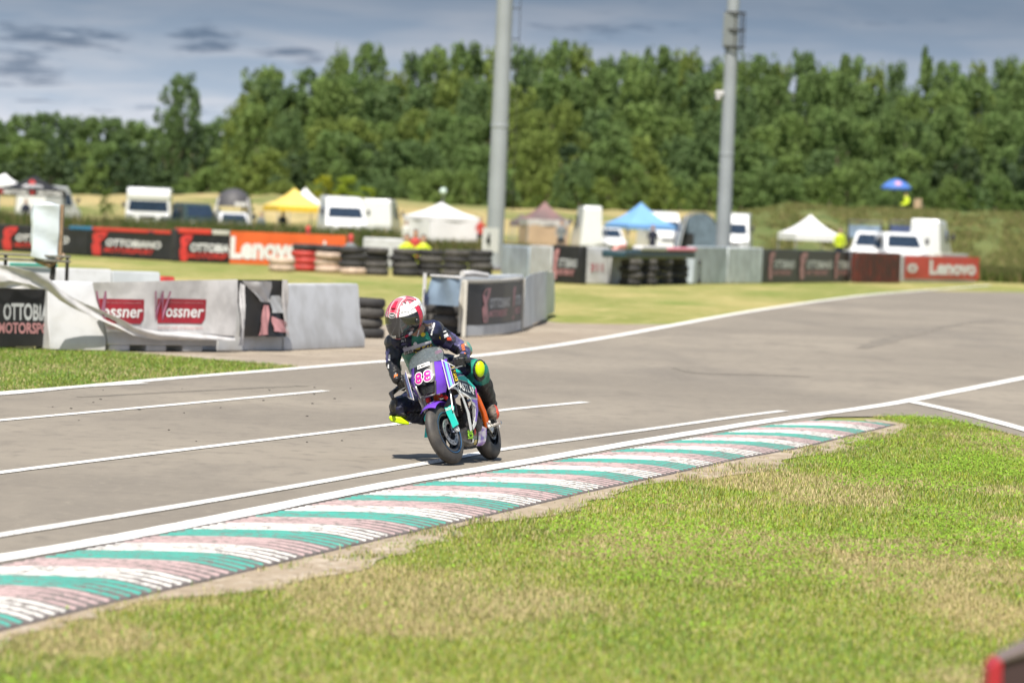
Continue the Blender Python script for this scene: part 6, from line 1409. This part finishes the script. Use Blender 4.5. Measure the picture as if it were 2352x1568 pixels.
# ---- helmet
hc = Z(256, 272, 30.36); HR = Matrix.Rotation(R_(-33), 3, 'Z') @ Matrix.Rotation(R_(22), 3, 'X') @ Matrix.Rotation(R_(-2), 3, 'Y')
def hpt(az, el, k=1.0):
    """Helmet skin: az 0 is the face, positive to the right in the picture; el -90..90."""
    x, y, z = math.sin(az) * math.cos(el), -math.cos(az) * math.cos(el), math.sin(el)
    r = Vector((x * .131, y * .156, z * .140))
    if z < 0.15:                       # chin bar: push the lower front out and down
        f = max(0, -y) ** 1.5; g_ = min(1, (0.15 - z) / .6); r += Vector((0, -.034 * f * g_, -.042 * f * g_)); r.x *= 1 - .16 * g_ * f
    if y > 0.2 and z > -.2: r.y += .012 * y
    return hc + HR @ (r * k)
wh, rd, pk_, bk, gy = mat('helmet_white', (0.74, 0.73, 0.72), .25, var=.05, coat=.5), mat('helmet_red', (0.60, 0.025, 0.065), .25, var=.15, coat=.5), mat('helmet_rose', (0.62, 0.16, 0.20), .25, var=.2, coat=.5), mat('helmet_black', (0.015, 0.015, 0.017), .25, coat=.5), mat('helmet_grey', (0.30, 0.30, 0.31), .3, coat=.4)
NA, NE = 144, 84; vs = []; fs = []; ms = []
E0, E1 = R_(-52), R_(90)
for j in range(NE + 1):
    for i in range(NA): vs.append(hpt(2 * math.pi * i / NA, E0 + (E1 - E0) * j / NE))
def star(a, e, ca, ce, R):
    dx, dy = a - ca, e - ce; r = math.hypot(dx, dy); t = math.atan2(dy, dx) + .3; k = (t / (2 * math.pi / 5)) % 1; k = abs(k - .5) * 2; return r < R * (.40 + .60 * k ** 1.6)
def hcol(az, el):
    a, e = math.degrees(az), math.degrees(el); a = (a + 180) % 360 - 180
    x = math.sin(az) * math.cos(el)
    if e < 18 and abs(a) < 88:
        if e > -30: return 3
        if abs(a) < 16 and e > -50 and e < -36: return 2 if abs(a) > 5 else 3
        if 26 < a < 62: return 4 if e < -33 else 3
        return 3
    if star(a, e, 62, 40, 27): return 0 if not star(a, e, 62, 40, 21) or True else 0
    if star(a, e, 62, 40, 31): return 3
    if 84 <= abs(a) < 108 and e < 30: return 1 if abs(a) < 104 else 3
    if abs(x) < .40 and e > 18 and (abs(a) < 90):
        if abs(x) > .365: return 3
        if .24 < abs(x) < .27: return 0
        if abs(x) < .10 and 34 < e < 62: return 1
        return 2
    if 40 < a < 150 and 48 < e < 74: return 2 if (a + e) % 40 < 30 else 3
    if -90 < a < -30 and e > 18: return 2
    if 100 < a < 175 and e > 20 and (a * .8 + e) % 46 < 20: return 1
    if abs(a) > 108 and e < -10: return 4
    return 0
for j in range(NE):
    for i in range(NA):
        fs.append((j * NA + i, j * NA + (i + 1) % NA, (j + 1) * NA + (i + 1) % NA, (j + 1) * NA + i)); ms.append(hcol(2 * math.pi * (i + .5) / NA, E0 + (E1 - E0) * (j + .5) / NE))
mb = MB(); mb.v = [tuple(v) for v in vs]; mb.f = fs; mb.m = ms; helmet = mb.build('helmet', [wh, rd, pk_, bk, gy], person, smooth=70)
visor_m = mat('dark_visor', (0.030, 0.030, 0.032), .06, var=.2, spec=.7, coat=.6)
mb = MB(); mb.grid(lambda u, v: hpt(R_(-74 + 148 * u), R_(-29 + 45 * v + 3 * math.cos((u - .5) * 3)), 1.025), 28, 10, .003); vz = mb.build('visor', visor_m, helmet, smooth=60)
mb = MB(); mb.grid(lambda u, v: hpt(R_(-9 + 18 * u) * 1.0, R_(-27 + 7 * v), 1.045), 4, 2, .006); mb.build('visor_tab', alu, vz, bevel=.002)
for s in (-1, 1): mb = MB(); p_ = hpt(R_(s * 76), R_(-6), 1.02); mb.ball(p_, .018, 10, 6); mb.build('visor_pivot', bk, vz)
mb = MB(); mb.add([hpt(0 + R_(15) * math.cos(t), R_(25.5) + R_(8.5) * math.sin(t), 1.03) for t in [k * math.pi / 10 for k in range(20)]], [tuple(range(20))]); em = mb.build('brow_badge', bk, helmet, smooth=0)
mb = MB(); mb.tube([hpt(R_(14) * math.cos(t), R_(25.5) + R_(7.5) * math.sin(t), 1.032) for t in [k * math.pi / 10 for k in range(21)]], .0018, 4, cap=False); mb.build('badge_ring', wh, em)
lettering('PREMIER', wh, em, lambda x, y: hpt(R_(x), R_(y), 1.037), -10.5, 22.5, 21, 6, bold=.02)
mb = MB(); mb.add([hpt(R_(-12), R_(44), 1.0), hpt(R_(12), R_(44), 1.0), hpt(R_(8), R_(46), 1.10), hpt(R_(-8), R_(46), 1.10), hpt(R_(-14), R_(72), 1.005), hpt(R_(14), R_(72), 1.005), hpt(R_(10), R_(68), 1.05), hpt(R_(-10), R_(68), 1.05)], [(0, 1, 2, 3), (3, 2, 6, 7), (7, 6, 5, 4), (0, 3, 7, 4), (1, 5, 6, 2)]); mb.build('top_vent', rd, helmet)
for k, a_ in enumerate((34, 48)): lettering('8', wh if k else rd, helmet, lambda x, y: hpt(R_(x), R_(y), 1.03), a_, -47 + 3 * k, 14, 17, bold=.07)
mb = MB(); mb.grid(lambda u, v: hpt(R_(-9 + 18 * u), R_(-50 + 12 * v), 1.02), 3, 3, .004); mb.build('chin_vent', pk_, helmet, bevel=.002)
mb = MB(); mb.grid(lambda u, v: hpt(R_(110 + 140 * u), R_(25 + 18 * v), 1.03 + .03 * math.sin(v * 3)), 12, 3, .01); mb.build('rear_spoiler', wh, helmet, smooth=60)
hair2 = mat('brown_hair', (0.10, 0.06, 0.035), .5, var=.4, scale=40)
mb = MB()
for k in range(6): b0 = hpt(R_(118 + 6 * k), R_(-36), .95); mb.tube([b0, b0 + Vector((.03 + .004 * k, .02, -.012 - .003 * k)), b0 + Vector((.06 + .006 * k, .035, -.03 + .004 * k))], [.004, .003, .001], 5)
hr = mb.build('hair', hair2, person); hr['kind'] = 'stuff'

# ---- armour, sliders, prints on the suit
def shell(name, c, rad, fwd, m, parent, up=(0, 0, 1), flat=.55):
    f = Vector(fwd).normalized(); q = f.to_track_quat('X', 'Z').to_matrix(); mb = MB(); mb.ball(c, (rad[0] * flat, rad[1], rad[2]), 16, 10, rot=q); return mb.build(name, m, parent, smooth=70)
CAMD = Vector((0, -1, .05)).normalized()
shell('shoulder_pad', shL + Vector((.015, -.035, .038)), (.065, .055, .060), (.45, -.7, .6), pad_m, person)
shell('shoulder_pad', shR + Vector((-.03, -.035, .025)), (.055, .05, .055), (-.6, -.6, .5), pad_m, person)
shell('elbow_pad', elL + Vector((.030, -.02, .012)), (.05, .045, .055), (.8, -.4, .4), mat('orange_teal_armour', (.45, .16, .06), .4, col2=(.05, .30, .26), scale=22), person)
sl = shell('knee_slider', knL + Vector((.008, -.062, .012)), (.045, .040, .058), (.55, -.83, .05), slider, person)
shell('slider_backing', knL + Vector((.006, -.045, .002)), (.05, .056, .080), (.55, -.83, .05), suit_blk, person)
mb = MB(); kb = knR + Vector((-.012, -.02, -.084))
mb.prism([(-.068, .012), (-.058, .026), (.02, .018), (.082, -.022), (.076, -.036), (.01, -.030), (-.055, -.014)], .07, lambda a, b, d: kb + Vector((a, -.05 + d, b))); mb.build('knee_slider', slider, person, bevel=.008)
shell('slider_backing', knR + Vector((-.010, -.02, -.055)), (.05, .075, .05), (-.2, -.4, -.9), suit_blk, person)
shell('knee_cup', knR + Vector((-.045, -.050, .02)), (.05, .036, .052), (-.7, -.7, .1), pad_m, person)
for j, (c0, c1) in enumerate(((hipR.lerp(knR, .55), hipR.lerp(knR, .85)), (shL.lerp(elL, .30), shL.lerp(elL, .55)))):
    for k in range(6):
        c = c0.lerp(c1, k / 5); ax_ = (c1 - c0).normalized(); r = (.090 - .003 * k) if j == 0 else .0655; mb = MB(); o1 = ax_.cross(Vector((0, -1, 0))).normalized(); o2 = ax_.cross(o1).normalized()
        mb.tube([c + (o1 * math.cos(t) + o2 * math.sin(t)) * r for t in [a * math.pi / 12 for a in range(25)]], .0028, 5, cap=False); mb.build('stretch_rib', suit_navy if j == 0 else suit_purple, person)
# chest print patches: projected a little in front of the chest
glove_o2 = mat('orange_print', (.62, .17, .05), .5, col2=(.25, .06, .03), scale=60)
DG = bpy.context.evaluated_depsgraph_get()
def stick(zx, zy, lift=.006, default=30.5):
    o = Vector(CC); t = Z(zx, zy, 30.5); d = (t - o).normalized(); ok, loc, nn, idx = person.ray_cast(o, d)
    return (loc + nn * lift) if ok else Z(zx, zy, default)
def decal(name, q4, m, n=6, lift=.006, par=None):
    mb = MB(); A, B, C, D = [Vector(p) for p in q4]; mb.grid(lambda u, v: stick(*(A.lerp(B, u).lerp(D.lerp(C, u), v)), lift), n, n); return mb.build(name, m, par or person, smooth=60)
bp_ = decal('chest_patch', [(258, 585), (480, 515), (468, 470), (238, 535)], white_cl, 10)
decal('yellow_print', [(328, 572), (482, 520), (474, 488), (330, 540)], mat('yellow_check', (.70, .55, .02), .5, col2=(.03, .03, .02), scale=42, lo=.49, hi=.51, detail=0), 10, .010, bp_)
def tx(A, B, H): # baseline A to B in crop units, letter height H
    A, B = Vector(A), Vector(B); n_ = Vector(((B - A).y, -(B - A).x)).normalized()
    return lambda x, y: stick(*(A + (B - A) * x + n_ * y * H), .012)
lettering('RB', bk, person, tx((268, 586), (328, 566), 32), 0, 0, 1, 1, bold=.0); lettering('ASTLAP', white_cl, person, tx((243, 535), (300, 523), 14), 0, 0, 1, 1, bold=.02); lettering('AL 7', white_cl, person, tx((222, 484), (268, 476), 18), 0, 0, 1, 1, bold=.01)
mb = MB(); mb.add([stick(345 + 15 * math.cos(t), 497 + 16 * math.sin(t), .010) for t in [k * math.pi / 8 for k in range(16)]], [tuple(range(16))]); mb.build('round_badge', white_cl, person, smooth=0)
mb = MB(); mb.add([stick(402 + 17 * math.cos(t), 424 + 20 * math.sin(t), .010) for t in [k * math.pi / 8 for k in range(16)]], [tuple(range(16))]); mb.build('round_badge', yellow_ink, person, smooth=0)
mb = MB(); mb.add([stick(a, b, .010) for a, b in ((463, 422), (478, 430), (505, 340), (492, 332))], [(0, 1, 2, 3)]); mb.build('shoulder_label', white_cl, person, smooth=0)
mb = MB(); mb.add([stick(a, b, .012) for a, b in ((268, 1045), (395, 1049), (395, 1066), (268, 1062))], [(0, 1, 2, 3)]); mb.build('shin_stripe', bk, person, smooth=0)

for nm, m_, q4 in (('sleeve_mark', white_cl, [(575, 452), (612, 438), (600, 412), (570, 428)]), ('sleeve_mark', boot_r, [(600, 468), (634, 470), (630, 448), (598, 446)]), ('sleeve_mark', yellow_ink, [(536, 452), (548, 464), (542, 440), (534, 436)]), ('sleeve_mark', white_cl, [(566, 408), (592, 402), (588, 390), (560, 398)]),
    ('forearm_mark', glove_o2, [(728, 560), (752, 556), (738, 500), (716, 508)]), ('forearm_mark', white_cl, [(128, 640), (142, 640), (140, 585), (128, 585)]), ('forearm_mark', white_cl, [(124, 700), (134, 700), (134, 668), (124, 668)]), ('collar_mark', white_cl, [(352, 440), (362, 436), (372, 385), (362, 384)]),
    ('cuff_mark', suit_teal, [(222, 720), (230, 720), (228, 670), (220, 670)]), ('chest_mark', suit_purple, [(225, 510), (280, 500), (278, 486), (224, 494)])):
    decal(nm, q4, m_, 4, .007)
# ---- gloves gripping the bars: palm, four fingers and a thumb each
glove_m = mat('black_glove', (0.022, 0.022, 0.022), .38, var=.4, scale=40, bump=.3, bscale=60); glove_w = mat('pale_glove_panel', (0.45, 0.42, 0.37), .5, var=.2); glove_o = mat('orange_tab', (.72, .18, .03), .5)
def glove(s, wrist):
    q1 = ST @ Vector((0.745, s * 0.15, 0.69)); q2 = ST @ Vector((0.725, s * (0.275 if s > 0 else 0.31), 0.665)); g0 = B_(*q1.lerp(q2, .28)); g1 = B_(*q1.lerp(q2, .92)); ax_ = (g1 - g0).normalized()
    fw = (BROT @ Vector((1, 0, 0))); fw = (fw - ax_ * fw.dot(ax_)).normalized(); up = fw.cross(ax_); up = up if up.z > 0 else -up
    sg = []; kn = []
    for k in range(4):
        b = g0.lerp(g1, (.08, .34, .60, .84)[k]); ln = (1.0, 1.08, 1.02, .85)[k]
        p0 = b + up * .036 - fw * .012; p1 = b + up * .018 + fw * .040 * ln; p2 = b - up * .022 + fw * .036 * ln; p3 = b - up * .034 + fw * .004
        sg += [(p0, p1, .0125, .0118), (p1, p2, .0115, .0105), (p2, p3, .0105, .0095)]; kn.append(p0)
    pc = sum(kn, Vector()) / 4; back = pc.lerp(wrist, .55)
    sg += [(kn[0], kn[3], .017, .016), (kn[0], wrist.lerp(pc, .25), .018, .026), (kn[3], wrist.lerp(pc, .25), .016, .026), (pc, wrist, .020, .030), (wrist, wrist.lerp(elL if s > 0 else elR, .30), .036, .047)]
    th0 = wrist.lerp(kn[0], .55) - ax_ * .012; th1 = g0 - ax_ * .016 + up * .006 - fw * .022; th2 = g0 - ax_ * .008 - up * .026 + fw * .002
    sg += [(th0, th1, .017, .0145), (th1, th2, .014, .0115)]
    def asg(c):
        c = Vector(c)
        if (c - kn[0].lerp(kn[1], .2)).length < .034 and (c - kn[0]).dot(up) > -.02: return 1
        w2 = wrist.lerp(elL if s > 0 else elR, .10)
        if (c - w2).length < .05 and (c - w2).dot(Vector((0, -1, .5))) > .034 and abs((c - w2).x) < .012: return 2
        return 0
    return fused('glove', sg, [glove_m, glove_w, glove_o], asg, .0055, person, smooth_it=3)
glove(1, wrL); glove(-1, wrR)
